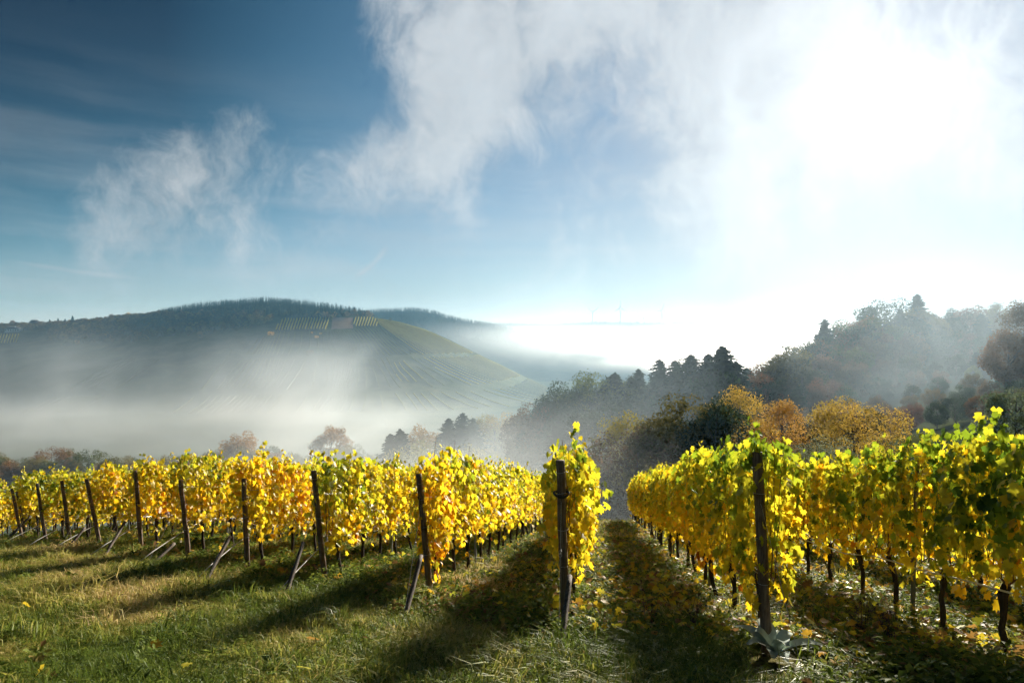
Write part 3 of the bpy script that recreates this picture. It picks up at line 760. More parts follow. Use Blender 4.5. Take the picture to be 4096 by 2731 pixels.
for key, s0, n in plans:
    grp = 'grapevines of ' + ROWPHRASE[key]
    for i in range(n):
        xy = s0 + ROW * PITCH * i + PERP * rng.normal(0, 0.03)
        put_vine(key, i, xy, bias_for(key, i), grp)
    # stakes inside the row
    for q, dd in enumerate((3.1, 8.3, 13.6, 18.9, 24.2)):
        if dd > n * PITCH: break
        xy = s0 + ROW * dd; z = float(gz(*xy)); g = Geo()
        wd = 0.022
        g.box((-wd, -0.016, -0.15), (wd, -0.010, 1.98)); g.box((-wd, -0.010, -0.15), (-wd + 0.005, 0.02, 1.98)); g.box((wd - 0.005, -0.010, -0.15), (wd, 0.02, 1.98))
        o = obj('trellis_stake', g.mesh('trellis_stake', M['metal_stake']), None, (xy[0], xy[1], z)); o.rotation_euler = (rng.normal(0, 0.02), rng.normal(0, 0.02), ROT_ROW)
        tag(o, '%s thin grey metal stake inside %s' % (ORD[q], ROWPHRASE[key]), 'stake', 'metal stakes inside the rows')
    # wires
    if key in post_world:
        B, T = post_world[key]; L = min(n * PITCH, 30)
        e = empty('trellis_wires', tuple(B)); tag(e, 'thin trellis wires strung along %s' % ROWPHRASE[key], 'wires', 'trellis wires of the rows')
        for hgt in (0.78, 1.12, 1.5, 1.85):
            f = min(0.97, hgt / (T[2] - B[2])); p0 = (T - B) * f
            pts = [p0]
            for s in np.linspace(0.8, L, 12):
                q = B[:2] + ROW * s; pts.append(np.array([q[0] - B[0], q[1] - B[1], float(gz(*q)) + hgt - B[2]]))
            g = Geo(); g.tube(pts, 0.0036, 4, False); obj('wire', g.mesh('wire', M['wire']), e)
        aw = Geo(); p1 = (T - B) * 0.78; q = B[:2] - ROW * 1.35; p2 = np.array([q[0] - B[0], q[1] - B[1], float(gz(*q)) - B[2]])
        aw.tube([p1, p2], 0.0022, 4, False); ao = obj('anchor_wire', aw.mesh('anchor_wire', M['wire']), e)
        g = Geo(); c = p1 + (p2 - p1) * 0.4; th = np.linspace(0, 6.283, 13)
        for dzz in (0.0, -0.035):
            g.tube(np.column_stack([c[0] + 0.016 * np.cos(th), np.full(13, c[1]), c[2] + dzz + 0.022 * np.sin(th)]), 0.0035, 5, False)
        obj('tensioner', g.mesh('tensioner', M['wire']), ao)
    # pale hose bent up from the ground to knee height
    if key in ('L2', 'L3', 'L4', 'L5', 'L6', 'L7', 'L8', 'edge'):
        st_ = s0 - ROW * 0.6 if key != 'edge' else s0
        pts = []
        offs = -PERP * 0.12
        prof = [(-1.5, 0.02), (-1.0, 0.22), (-0.3, 0.46), (0.35, 0.66), (0.8, 0.72), (1.6, 0.73)] if key != 'edge' else [(-1.5, 0.66), (-0.6, 0.68), (0.5, 0.7), (1.6, 0.72)]
        for s, hgt in prof + [(2.6 + 1.2 * q, 0.70 + 0.04 * math.sin(q * 2.1)) for q in range(9)]:
            q = st_ + ROW * s + offs; pts.append((q[0], q[1], float(gz(*q)) + hgt))
        g = Geo(); o0 = np.array(pts[0]); g.tube(np.array(pts) - o0, 0.009, 6)
        o = obj('drip_hose', g.mesh('drip_hose', M['hose'], True), None, o0)
        tag(o, 'pale bent hose running knee-high along %s' % ROWPHRASE[key], 'hose', 'knee-high hoses along the rows')

# ------------------------------------------------------------------ ground cover
def blade_tuft(seed, n, h, spread, lean, wid=0.005):
    r = np.random.default_rng(seed); V, T, A = [], [], []
    for i in range(n):
        th = r.uniform(0, 6.283); b = np.array([r.normal(0, spread), r.normal(0, spread), -0.01]); hh = h * r.uniform(0.5, 1.2); ln = lean * r.uniform(0.3, 1.4) * hh
        dirv = np.array([math.cos(th), math.sin(th), 0]); sd_ = np.array([-math.sin(th), math.cos(th), 0]) * wid * r.uniform(0.7, 1.4)
        m_ = b + dirv * ln * 0.35 + np.array([0, 0, hh * 0.6]); tp = b + dirv * ln * 1.2 + np.array([0, 0, hh * (1.0 - 0.35 * lean)])
        k = len(V); V += [b - sd_, b + sd_, m_ + sd_ * 0.8, m_ - sd_ * 0.8, tp]
        T += [(k, k + 1, k + 2), (k, k + 2, k + 3), (k + 3, k + 2, k + 4)]; A += [r.random()] * 5
    return np.array(V), np.array(T), np.array(A)
def weed(seed, n, rad, h):
    r = np.random.default_rng(seed); V, T, A = [], [], []
    for i in range(n):
        th = r.uniform(0, 6.283); d0 = np.array([math.cos(th), math.sin(th), 0]); sd_ = np.array([-math.sin(th), math.cos(th), 0])
        b = d0 * rad * r.uniform(0, 0.7) + np.array([0, 0, h * r.uniform(0.1, 1)]); L = rad * r.uniform(0.4, 0.9); tip = b + d0 * L + np.array([0, 0, L * r.uniform(-0.5, 0.6)])
        mid = (b + tip) / 2 + np.array([0, 0, L * 0.12]); wd = L * 0.3
        k = len(V); V += [b, mid + sd_ * wd, tip, mid - sd_ * wd]; T += [(k, k + 1, k + 2), (k, k + 2, k + 3)]; A += [r.random()] * 4
    return np.array(V), np.array(T), np.array(A)
GRASS = [(0.0, (0.10, 0.15, 0.022)), (0.25, (0.22, 0.26, 0.04)), (0.48, (0.40, 0.36, 0.075)), (0.7, (0.54, 0.43, 0.15)), (1.0, (0.64, 0.46, 0.22))]
M['grass'] = mat_inst_leaf('grass_blade', GRASS, 0.45, 0.5, 0.1)
M['weed'] = mat_inst_leaf('weed_leaf', [(0, (0.06, 0.09, 0.02)), (0.4, (0.15, 0.21, 0.035)), (0.7, (0.28, 0.32, 0.05)), (0.85, (0.30, 0.22, 0.07)), (1, (0.32, 0.17, 0.06))], 0.5, 0.55, 0.06)
M['litter'] = mat_inst_leaf('fallen_leaf', [(0, (0.14, 0.08, 0.035)), (0.25, (0.30, 0.17, 0.06)), (0.5, (0.55, 0.33, 0.035)), (0.7, (0.62, 0.48, 0.03)), (1, (0.40, 0.44, 0.05))], 0.45, 0.5, 0.15)
def tm(nm, vt, mat): return mesh(nm, vt[0], vt[1], mat, {'hue': vt[2]})
lawn_t = [tm('tuft', blade_tuft(i, 28, 0.06, 0.045, 1.0, 0.0026), M['grass']) for i in range(5)]
tall_t = [tm('tuft', blade_tuft(20 + i, 26, 0.14, 0.035, 0.8, 0.003), M['grass']) for i in range(3)]
tall_t += [tm('tussock', blade_tuft(40 + i, 80, 0.17, 0.075, 0.95, 0.0032), M['grass']) for i in range(2)]
weed_t = [tm('weed', weed(i, 20, 0.075, 0.11), M['weed']) for i in range(5)] + [tm('weed', weed(30 + i, 46, 0.055, 0.20), M['weed']) for i in range(2)]
litter_t = [mesh('dead_leaf', TV * 0.095, TF, M['litter'], {'hue': np.full(len(TV), 0.5)}) for TV, TF in TEMPL]

front_pts = np.array([p[1] for p in POSTS]); _o = front_pts @ PERP; _s = front_pts @ ROW; _i = np.argsort(_o)
def inrows(x, y):
    """metres behind (+) or in front (-) of the line of row ends"""
    o = x * PERP[0] + y * PERP[1]; s = x * ROW[0] + y * ROW[1]
    line = np.interp(o, np.r_[_o[_i], 3.6, 8.0], np.r_[_s[_i], 5.6, 5.0])
    return s - line
def field(n, y0, y1, power):
    y = (y0 ** (1 - power) + rng.random(n) * (y1 ** (1 - power) - y0 ** (1 - power))) ** (1 / (1 - power))
    x = rng.uniform(-0.83, 0.83, n) * (y + 1.2)
    return x, y
ROSE = np.array([2.53, 6.55])
def clear(x, y): return (np.hypot(x - ROSE[0], y - ROSE[1]) > 0.40) & ~((np.abs(x - ROSE[0] * y / ROSE[1]) < 0.42) & (y > ROSE[1] - 1.0) & (y < ROSE[1]))
def rots(n, tilt): return np.column_stack([rng.normal(0, tilt, n) + -0.0, rng.normal(0, tilt, n), rng.uniform(0, 6.283, n)])
# meadow grass
x, y = field(90000, 3.6, 40, 1.15)
d_ = inrows(x, y); lawn = sstep(d_, 0.8, -1.2)
patch = wave(x, y, 0.9, 41) + 0.6 * wave(x, y, 2.6, 42)
dryp = wave(x, y, 0.55, 43) + 0.7 * wave(x, y, 1.9, 44)
keep = rng.random(len(x)) < np.clip(0.38 + 0.62 * lawn + 0.35 * (patch > 0.35), 0, 1)
keep &= clear(x, y)
x, y, patch, dryp, lawn = (a[keep] for a in (x, y, patch, dryp, lawn))
n = len(x); tall = rng.random(n) < (0.04 + 0.16 * (patch > 0.3))
idx = np.where(tall, 5 + rng.integers(0, 3, n), rng.integers(0, 5, n)); idx = np.where(rng.random(n) < 0.012, 8 + rng.integers(0, 2, n), idx)
scl = rng.uniform(0.7, 1.5, n) * (1 + 0.55 * np.clip(patch, -1, 1)) * (1 + 0.012 * y)
tint = np.clip(0.43 + 0.75 * dryp + rng.normal(0, 0.15, n) + 0.08 * (rng.random(n) < 0.2), 0, 1)
scatter('grass', np.column_stack([x, y, gz(x, y)]), rots(n, 0.15), scl, idx, tint, lawn_t + tall_t, 'short tufted meadow grass in front of and between the vine rows', 'grass')
# weeds between the rows
x, y = field(80000, 3.6, 42, 1.15)
d_ = inrows(x, y); p_ = wave(x, y, 1.3, 51)
keep = rng.random(len(x)) < np.clip(sstep(d_, -1.6, 0.4) * (0.75 + 0.4 * p_) + 0.006, 0, 1)
keep &= clear(x, y)
x, y = x[keep], y[keep]; n = len(x)
scatter('weeds', np.column_stack([x, y, gz(x, y)]), rots(n, 0.25), rng.uniform(0.6, 1.5, n) * (1 + 0.4 * wave(x, y, 1.9, 52)), np.where(rng.random(n) < 0.07 + 0.10 * (wave(x, y, 2.3, 54) > 0.3), 5 + rng.integers(0, 2, n), rng.integers(0, 5, n)), np.clip(0.46 + 0.25 * wave(x, y, 1.0, 53) + rng.normal(0, 0.16, n), 0, 1), weed_t,
        'dark low weeds covering the ground between the vine rows', 'weeds')
# fallen vine leaves
x, y = field(26000, 3.6, 36, 1.2)
d_ = inrows(x, y); o_ = (x * PERP[0] + y * PERP[1])
rightish = sstep(o_, -3.5, 0.5)
keep = clear(x, y) & (rng.random(len(x)) < np.clip(sstep(d_, -0.9, 0.6) * (0.35 + 0.6 * rightish) + 0.003, 0, 1))
x, y = x[keep], y[keep]; n = len(x)
scatter('fallen_leaves', np.column_stack([x, y, gz(x, y) + rng.uniform(0.06, 0.19, n)]), rots(n, 0.45), rng.uniform(0.6, 1.15, n), rng.integers(0, len(TEMPL), n), np.clip(rng.beta(1.5, 1.2, n), 0, 1), litter_t,
        'yellow and brown vine leaves fallen among the weeds', 'fallen leaves')

# single plants that stand out
def plant_at(px, py):
    y = depth_from_y(py); return np.array([(px - CX) / F * y, y])
def mullein(xy):
    z = float(gz(*xy)); e = empty('rosette_plant', (xy[0], xy[1], z))
    tag(e, 'silvery green rosette of broad felted leaves at the foot of the right post', 'plant')
    mt = mat_plain('felted_leaf', (0.45, 0.53, 0.46), 0.9)
    r = np.random.default_rng(8)
    for k in range(11):
        th = k * 2.4 + r.normal(0, 0.2); L = r.uniform(0.30, 0.44) * (1 if k < 8 else 0.65); rise = r.uniform(0.3, 0.6) if k < 8 else 0.95
        n = 7; V = []
        for i, t_ in enumerate(np.linspace(0, 1, n)):
            wd = 0.075 * math.sin(min(1, t_ * 1.02 + 0.08) * 3.0) ** 0.8 + 0.004
            rr = L * t_; zz = 0.05 + rise * L * math.sin(t_ * 2.0) * 0.9
            c = np.array([math.cos(th) * rr, math.sin(th) * rr, zz]); s_ = np.array([-math.sin(th), math.cos(th), 0])
            V += [c - s_ * wd + np.array([0, 0, wd * 0.4]), c, c + s_ * wd + np.array([0, 0, wd * 0.4])]
        q = []
        for i in range(n - 1):
            a = i * 3; q += [(a, a + 1, a + 4, a + 3), (a + 1, a + 2, a + 5, a + 4)]
        obj('leaf', mesh('leaf', V, q, mt, None, True), e)
mullein(ROSE)
mat_g2, tg2, og2 = newmat('tussock_blade')
leafy(tg2, og2, tg2.ramp(attr(tg2, 'hue'), [(0, (0.10, 0.16, 0.025)), (0.6, (0.22, 0.25, 0.04)), (1, (0.36, 0.30, 0.09))]), 0.45, 0.4, 0.4)
for i, (px, py, h, nb, lab) in enumerate([(1352, 2510, 0.34, 120, 'bright yellow-green grass tussock left of the second post from the centre'), (1120, 2480, 0.22, 90, 'low dark grass tussock in front of the second leaning stake'),
                               (900, 2380, 0.2, 70, 'dry pale grass tussock at the shadow edge of the meadow'), (2080, 2680, 0.24, 110, 'lush arching grass tussock at the bottom edge of the picture'),
                               (3230, 2715, 0.26, 110, 'sunlit yellow grass tussock at the bottom edge below the right post'), (2640, 2690, 0.22, 90, 'olive grass tussock at the bottom edge below the gap between rows'),
                               (640, 2560, 0.13, 60, 'small green grass tussock out in the open meadow')]):
    xy = plant_at(px, py); V, T, A = blade_tuft(70 + i, nb, h, 0.06, 0.85, 0.0045)
    o = obj('grass_tussock', mesh('grass_tussock', V, T, mat_g2, {'hue': A}), None, (xy[0], xy[1], float(gz(*xy)))); tag(o, lab, 'grass tuft', 'grass tussocks')
# dry weed stalks standing in the alley on the right
mat_st = mat_plain('dry_stalk', (0.075, 0.045, 0.028), 0.8)
for i, (px, py, h, lab) in enumerate([(2600, 2530, 0.62, 'tall thin dry weed stalk in the gap between the central and right rows'), (3440, 2560, 0.5, 'clump of dark dry weed stalks right of the right post'), (3560, 2600, 0.55, 'clump of dry weed stalks below the shaded right row'),
                                 (1935, 2330, 0.6, 'reddish dry weed stalk between the first left post and the central post'), (2760, 2560, 0.5, 'dry branching weed stalk left of the right post'), (2060, 2270, 0.55, 'dense dark dry weed clump left of the central post')]):
    xy = plant_at(px, py); r = np.random.default_rng(i); g = Geo()
    for k in range(5 if 'clump' in lab else 2):
        b = r.normal(0, 0.05, 2); hh = h * r.uniform(0.7, 1.1); ln = r.normal(0, 0.08, 2)
        g.tube([(b[0], b[1], -0.03), (b[0] + ln[0] * 0.4, b[1] + ln[1] * 0.4, hh * 0.5), (b[0] + ln[0], b[1] + ln[1], hh)], [0.004, 0.003, 0.0015], 4, False)
        for q in range(7):
            t_ = r.uniform(0.3, 0.95); c = np.array([b[0] + ln[0] * t_, b[1] + ln[1] * t_, hh * t_]); dv = np.array([r.normal(0, 0.07), r.normal(0, 0.07), r.uniform(0.03, 0.1)])
            g.tube([c, c + dv], [0.002, 0.001], 3, False)
            for _ in range(3):
                a_ = c + dv * r.uniform(0.4, 1); s3 = r.normal(0, 0.012, (3, 3)); g.add(a_ + s3, [(0, 1, 2)])
    o = obj('weed_stalk', g.mesh('weed_stalk', mat_st), None, (xy[0], xy[1], float(gz(*xy)))); tag(o, lab, 'weed', 'dry weed stalks')

# ------------------------------------------------------------------ wood on the right and trees of the valley
DG = (0.035, 0.055, 0.026); SPR = (0.03, 0.05, 0.034); OLV = (0.11, 0.10, 0.03); RUST = (0.17, 0.095, 0.045); GOLD = (0.50, 0.36, 0.07); ORNG = (0.52, 0.32, 0.075); PALE = (0.22, 0.21, 0.07); BRN = (0.12, 0.08, 0.04)
T_ = [  # kind, px, top py, depth, colour, label
 ('bush', 3415, 1570, 80, GOLD, 'wide golden bush below the wooded slope'), ('feather', 3120, 1575, 88, ORNG, 'bright orange tree beside the dark rounded trees'), ('feather', 2960, 1530, 104, GOLD, 'yellow feathery tree behind the dark rounded trees'),
 ('broad', 2870, 1565, 93, DG, 'dark green rounded tree left of the orange tree'), ('broad', 2760, 1562, 97, OLV, 'olive rounded tree with brown tips, middle of the dark clump'), ('broad', 2640, 1620, 101, OLV, 'olive tree at the near end of the dark clump'),
 ('birch', 2502, 1615, 108, (0.30, 0.26, 0.04), 'slim yellow birch in front of the dark spruces'), ('bush', 2560, 1700, 96, BRN, 'low brown bush at the foot of the yellow birch'), ('bush', 2440, 1740, 104, PALE, 'pale low bush left of the yellow birch'),
 ('broad', 4075, 1530, 72, (0.13, 0.17, 0.10), 'silvery green tree cut by the right edge'), ('bush', 3320, 1735, 64, (0.2, 0.22, 0.13), 'small silver-green shrub just above the right vine row'),
 ('feather', 4110, 1180, 150, BRN, 'tall rust-coloured tree at the right edge'), ('broad', 4040, 1300, 140, RUST, 'rust and brown tree left of the tall rust tree'),
 ('spruce', 3668, 1165, 238, SPR, 'broad pointed spruce topping the wooded hill'), ('broad', 3545, 1188, 235, DG, 'dark round-topped tree left of the broad hilltop spruce'), ('spruce', 3300, 1265, 215, SPR, 'lone spruce on the left shoulder of the wooded hill'),
 ('spruce', 2890, 1366, 160, SPR, 'tallest spruce of the dark spruce group'), ('spruce', 2835, 1398, 165, SPR, 'spruce just left of the tallest spruce'), ('spruce', 2765, 1402, 163, SPR, 'broad spruce in the middle of the spruce group'),
 ('spruce', 2700, 1425, 168, SPR, 'spruce between the broad spruce and the pointed one'), ('spruce', 2638, 1420, 164, SPR, 'pointed spruce at the left end of the spruce group'), ('spruce', 2945, 1430, 158, SPR, 'shorter spruce right of the tallest spruce'),
 ('spruce', 2555, 1462, 170, SPR, 'small spruce standing left of the spruce group'), ('broad', 2380, 1478, 172, (0.10, 0.13, 0.035), 'light green round tree on the ridge of the wood'), ('spruce', 2460, 1476, 170, SPR, 'dark spruce beside the light green round tree'),
 ('broad', 2280, 1520, 176, DG, 'dark green tree on the falling edge of the wood'), ('broad', 2190, 1565, 180, DG, 'dark tree near the lower end of the wood'), ('broad', 2130, 1610, 176, BRN, 'brownish tree at the lower left end of the wood'),
 ('birch', 3990, 1190, 235, OLV, 'slender thin tree standing out on the hilltop right'),
 # valley
 ('spruce', 1850, 1640, 255, SPR, 'right spruce of the dark trio in the valley'), ('spruce', 1795, 1662, 258, SPR, 'left spruce of the dark trio in the valley'), ('spruce', 1890, 1660, 250, (0.05, 0.075, 0.035), 'lighter green spruce in front of the dark valley trio'),
 ('birch', 1930, 1640, 262, (0.24, 0.22, 0.05), 'yellow-green tree beside the dark valley spruces'), ('broad', 1985, 1640, 260, (0.28, 0.20, 0.05), 'golden round tree next to the yellow-green valley tree'), ('broad', 2040, 1668, 268, OLV, 'olive tree between the golden tree and the wood'),
 ('spruce', 1600, 1702, 215, SPR, 'broad hazy spruce standing alone in the mist'), ('spruce', 1560, 1722, 222, SPR, 'shorter hazy spruce left of the lone broad spruce'), ('bush', 1740, 1745, 190, PALE, 'pale leafy bush right of the lone hazy spruce'), ('bush', 1820, 1770, 180, PALE, 'low pale bush below the dark valley spruces'),
 ('broad', 955, 1718, 345, (0.40, 0.24, 0.10), 'tall pinkish-gold tree fading in the mist'), ('broad', 1325, 1690, 345, (0.36, 0.22, 0.10), 'faint pink-gold round tree in the mist'), ('broad', 1690, 1650, 330, (0.30, 0.19, 0.06), 'faint golden tree behind the lone hazy spruce'),
]
for (k, px, py, D, c, lab) in T_:
    tree(k, px, py, D, c, lab, 'trees beyond the vineyard' if D < 300 else 'trees fading in the valley mist')
S_sil = np.array([(2100, 1640), (2200, 1570), (2300, 1510), (2400, 1485), (2560, 1480), (2760, 1415), (2900, 1400), (2960, 1435), (3050, 1415), (3120, 1385), (3170, 1335), (3270, 1325), (3350, 1260), (3450, 1235), (3550, 1200), (3660, 1200), (3750, 1218), (3850, 1192), (3950, 1195), (4060, 1200), (4200, 1180)], float)
D_sil = np.array([(2100, 182), (2900, 165), (3300, 212), (3700, 240), (4200, 225)], float)
cols_r = [DG, OLV, BRN, RUST, (0.05, 0.065, 0.03), (0.14, 0.085, 0.04)]
cnt = 0
for layer, (off, dd, stepx) in enumerate([(8, 0, 62), (45, -10, 66), (105, -28, 80), (195, -52, 98), (270, -70, 115), (345, -88, 110), (420, -105, 100), (490, -120, 90)]):
    px = 2160 + layer * 40.0; nth = 0
    while px < 4150:
        top = float(np.interp(px, S_sil[:, 0], S_sil[:, 1])) + off + rng.uniform(0, 28)
        D = float(np.interp(px, D_sil[:, 0], D_sil[:, 1])) + dd + rng.uniform(-6, 6)
        if top < 1790 and not (px < 3000 and layer > 2):
            if px < 2480: k, c = ('broad', DG) if rng.random() < 0.7 else ('spruce', SPR)
            elif px < 2980: k, c = ('spruce', SPR) if rng.random() < 0.5 else ('broad', DG)
            else: k, c = ('broad', cols_r[rng.integers(0, 6)]) if rng.random() < 0.85 else ('spruce', SPR)
            c = tuple(float(v * rng.uniform(0.8, 1.2)) for v in c)
            line = ('topmost', 'second', 'third', 'fourth', 'fifth', 'sixth', 'seventh', 'lowest')[layer]
            tree(k, px, top, D, c, '%s, %s from the left in the %s tree line of the wood' % ('dark spruce' if k == 'spruce' else 'rounded autumn tree', ORD[nth], line), 'trees of the wood')
            nth += 1
            cnt += 1
        px += stepx * rng.uniform(0.8, 1.25)
# misty valley trees on the left
for i in range(34):
    px = -60 + 1500 * (i + rng.random() * 0.8) / 34; top = 1795 + rng.uniform(-25, 70) - 40 * (px > 600)
    D = 370 + rng.uniform(-40, 40) - 0.03 * px
    c = [(0.20, 0.17, 0.07), (0.12, 0.13, 0.06), (0.24, 0.14, 0.07), (0.15, 0.14, 0.05)][i % 4]
    tree('broad' if i % 3 else 'bush', px, top, D, c, 'hazy tree, %s from the left in the dim tree belt of the valley' % ORD[i], 'dim tree belt in the valley', H=rng.uniform(12, 19))
for i, px in enumerate(np.sort(1450 + 620 * rng.random(16))):
    tree(('broad', 'bush', 'birch')[i % 3], float(px), 1800, float(rng.uniform(185, 300)), (PALE, OLV, (0.17, 0.13, 0.05))[i % 3], 'pale hazy tree, %s from the left in the thicket below the valley spruces' % ORD[i], 'low thicket in the valley', H=rng.uniform(8, 15))

# ------------------------------------------------------------------ far hill: woods, single trees, vineyards, houses
def project(x, y, z): return CX + F * x / y, CY - F * z / y
def far_wood(name, pts, kinds, hts, tints, label):
    pts = np.array(pts); n = len(pts)
    var = [c for c, _ in FAR_T['spruce']] + [c for c, _ in FAR_T['broad']]
    scatter(name, pts, np.column_stack([np.zeros(n), np.zeros(n), rng.uniform(0, 6.28, n)]), hts, kinds, tints, [FARV[i] for i in range(4)], label, 'forest')
M['far_leaf'] = mat_inst_leaf('far_leaf', [(0, (0.014, 0.024, 0.016)), (0.25, (0.025, 0.036, 0.02)), (0.5, (0.06, 0.06, 0.025)), (0.7, (0.13, 0.08, 0.03)), (0.85, (0.22, 0.12, 0.04)), (1, (0.25, 0.2, 0.06))], 0.3, 0.7, 0)
FARV = []
for c, _ in FAR_T['spruce'] + FAR_T['broad']:
    m2 = c.copy(); m2.materials.clear(); m2.materials.append(M['far_leaf']); FARV.append(m2)
P_, K_, H_, T2 = [], [], [], []
while len(P_) < 5200:
    x = rng.uniform(-1150, -290); y = HD + rng.uniform(-330, 60); z = float(hz(x, y)); px, py = project(x, y, z)
    if px < -200 or px > 1500: continue
    sky_y = float(np.interp(px, _sil[:, 0], _sil[:, 1])); below = py - sky_y
    spr = 640 < px < 1460 and below < np.interp(px, [640, 800, 1100, 1300, 1460], [4, 38, 52, 40, 8]) + rng.normal(0, 5)
    lim = np.interp(px, [0, 400, 900, 1080, 1100, 1330, 1460], [34, 75, 105, 80, 44, 44, 12])
    if not spr and below > lim * rng.uniform(0.7, 1.15): continue
    if px < 190 and below > 16: continue
    P_.append((x, y, z - 0.5)); K_.append(rng.integers(0, 2) if spr else rng.integers(2, 4)); H_.append(rng.uniform(11, 16) if spr else rng.uniform(7, 13))
    T2.append(float(np.clip(rng.normal(0.1, 0.06), 0, 1)) if spr else float(np.clip(rng.normal(0.66, 0.17) + 0.25 * wave(x, y, 0.03, 5), 0.3, 1)))
far_wood('hill_forest', P_, K_, H_, T2, 'spruce and autumn woodland covering the top of the misty hill')
P_, K_, H_, T2 = [], [], [], []
for _ in range(3600):
    px = rng.uniform(1300, 2300); y = 2050 + rng.uniform(-220, 40); x = (px - CX) / F * y
    P_.append((x, y, float(ridge_fn(np.array(x), np.array(y))) - 0.5)); K_.append(rng.integers(0, 2)); H_.append(rng.uniform(11, 17)); T2.append(rng.uniform(0.05, 0.4))
far_wood('ridge_forest', P_, K_, H_, T2, 'dark spruce forest on the second ridge behind the vineyard hill')
P_, K_, H_, T2 = [], [], [], []
for _ in range(3600):
    px = rng.uniform(1600, 3400); y = 2750 + rng.uniform(-150, 20); x = (px - CX) / F * y
    P_.append((x, y, float(plateau_fn(np.array(x), np.array(y))) - 0.5)); K_.append(rng.integers(0, 2)); H_.append(rng.uniform(8, 13)); T2.append(rng.uniform(0.05, 0.3))
far_wood('plateau_forest', P_, K_, H_, T2, 'faint forest edge along the distant plateau under the wind turbines')

def hill_at(px, py):
    """the point of the hill's near slope seen at a pixel of the photograph"""
    y = np.arange(HD + 20, 850, -4.0); x = (px - CX) / F * y; z = hz(x, y)
    k = int(np.argmin(np.abs(CY - F * z / y - py)))
    return float(x[k]), float(y[k]), float(z[k])
SKY = [('spruce', 198, 1283, 15, SPR, 'thin cypress-like spruce left of the skyline spruces'), ('spruce', 232, 1278, 17, SPR, 'first pointed spruce on the left skyline'), ('spruce', 260, 1280, 15, SPR, 'second pointed spruce on the left skyline'), ('spruce', 290, 1274, 20, SPR, 'tallest spruce on the left skyline'),
       ('broad', 52, 1285, 17, RUST, 'big rusty dome-shaped tree above the pale house'), ('broad', 5, 1295, 13, BRN, 'brown tree at the far left of the skyline'), ('broad', 128, 1290, 14, BRN, 'dark tree beside the villa roof'),
       ('broad', 445, 1268, 16, RUST, 'reddish tree standing out on the hill skyline'), ('broad', 512, 1262, 15, ORNG, 'orange-red tree on the hill skyline'), ('broad', 636, 1243, 13, BRN, 'bare-looking tree at the left edge of the spruce forest'),
       ('spruce', 1418, 1240, 14, SPR, 'dark conifer at the top corner of the hill vineyard'), ('broad', 1562, 1272, 8, OLV, 'small round tree on the vineyard ridge'), ('bush', 1045, 1285, 14, OLV, 'pale round tree left of the striped vineyard plot'), ('bush', 1082, 1330, 9, ORNG, 'orange bush at the lower corner of the striped plot'),
       ('bush', 1265, 1340, 6, ORNG, 'small orange bush below the striped plot'), ('bush', 1282, 1325, 4, GOLD, 'tiny golden bush below the striped plot'), ('bush', 1248, 1322, 4, ORNG, 'tiny orange bush under the middle of the striped plot'),
       ('broad', 680, 1330, 15, (0.24, 0.21, 0.05), 'left yellow-green tree in the clearing of the hill'), ('broad', 755, 1322, 14, (0.24, 0.21, 0.05), 'middle yellow-green tree in the clearing of the hill'), ('broad', 800, 1345, 16, (0.3, 0.2, 0.05), 'golden tree right in the clearing of the hill'),
       ('bush', 255, 1345, 12, (0.25, 0.17, 0.05), 'golden tree low on the left part of the hill'), ('bush', 212, 1350, 11, (0.22, 0.17, 0.06), 'yellowish tree left of the low golden tree'), ('bush', 308, 1362, 8, ORNG, 'small orange tree below the low golden tree'),
       ('bush', 385, 1350, 13, OLV, 'olive round tree above the mist'), ('bush', 345, 1362, 12, OLV, 'second olive round tree above the mist'), ('bush', 270, 1375, 15, (0.17, 0.16, 0.05), 'olive tree sinking in the mist below the golden tree'), ('bush', 418, 1336, 7, GOLD, 'small gold bush at the wood edge, left one of two'), ('bush', 435, 1333, 6, ORNG, 'small orange bush at the wood edge, right one of two'),
       ('bush', 490, 1318, 15, (0.2, 0.17, 0.05), 'yellow-green tree below the hill wood'), ('bush', 1240, 1410, 10, BRN, 'dark shrub by the track on the vineyard nose')]
for k, px, pyb, h, c, lab in SKY:
    x, y, z = hill_at(px, pyb + 12)
    cr_, tk_ = TREES[k][random.randrange(len(TREES[k]))]
    e = empty('spruce_tree' if k == 'spruce' else 'hillside_tree', (x, y, z - 0.4), random.uniform(0, 6.28)); e.scale = (h, h, h); tag(e, lab, 'tree', 'single trees on the misty hill')
    obj('trunk', tk_, e); obj('crown', cr_, e, color=c)

# vineyards on the far slope
def mat_rows():
    m, t, out = newmat('far_vine_rows')
    col = t.ramp(attr(t, 'hue'), [(0, (0.06, 0.085, 0.028)), (0.35, (0.15, 0.165, 0.04)), (0.65, (0.42, 0.37, 0.07)), (1, (0.62, 0.50, 0.08))])
    n = t.noise(t.new('ShaderNodeNewGeometry').outputs['Position'], 0.4, 3)
    leafy(t, out, t.mix(t.m('MULTIPLY', n, 0.6), col, (0.05, 0.05, 0.02)), 0.35, 0.8, 0)
    return m
M['far_rows'] = mat_rows()
def inpoly(px, py, poly):
    c = False; n = len(poly)
    for i in range(n):
        x1, y1 = poly[i]; x2, y2 = poly[(i + 1) % n]
        if (y1 > py) != (y2 > py) and px < (x2 - x1) * (py - y1) / (y2 - y1) + x1: c = not c
    return c
def trace(x, y, n, ds=7.0, swirl=0.0):
    out = []
    for _ in range(n):
        zz = hz(np.array([x, x + 9, x - 9, x, x]), np.array([y, y, y, y + 9, y - 9])); z = float(zz[0]); out.append((x, y, z))
        gx = float(zz[1] - zz[2]); gy = float(zz[3] - zz[4]); L = math.hypot(gx, gy) + 1e-6
        if L < 0.4: break
        x -= gx / L * ds; y -= gy / L * ds
        if z < FLOOR + 1: break
    return out
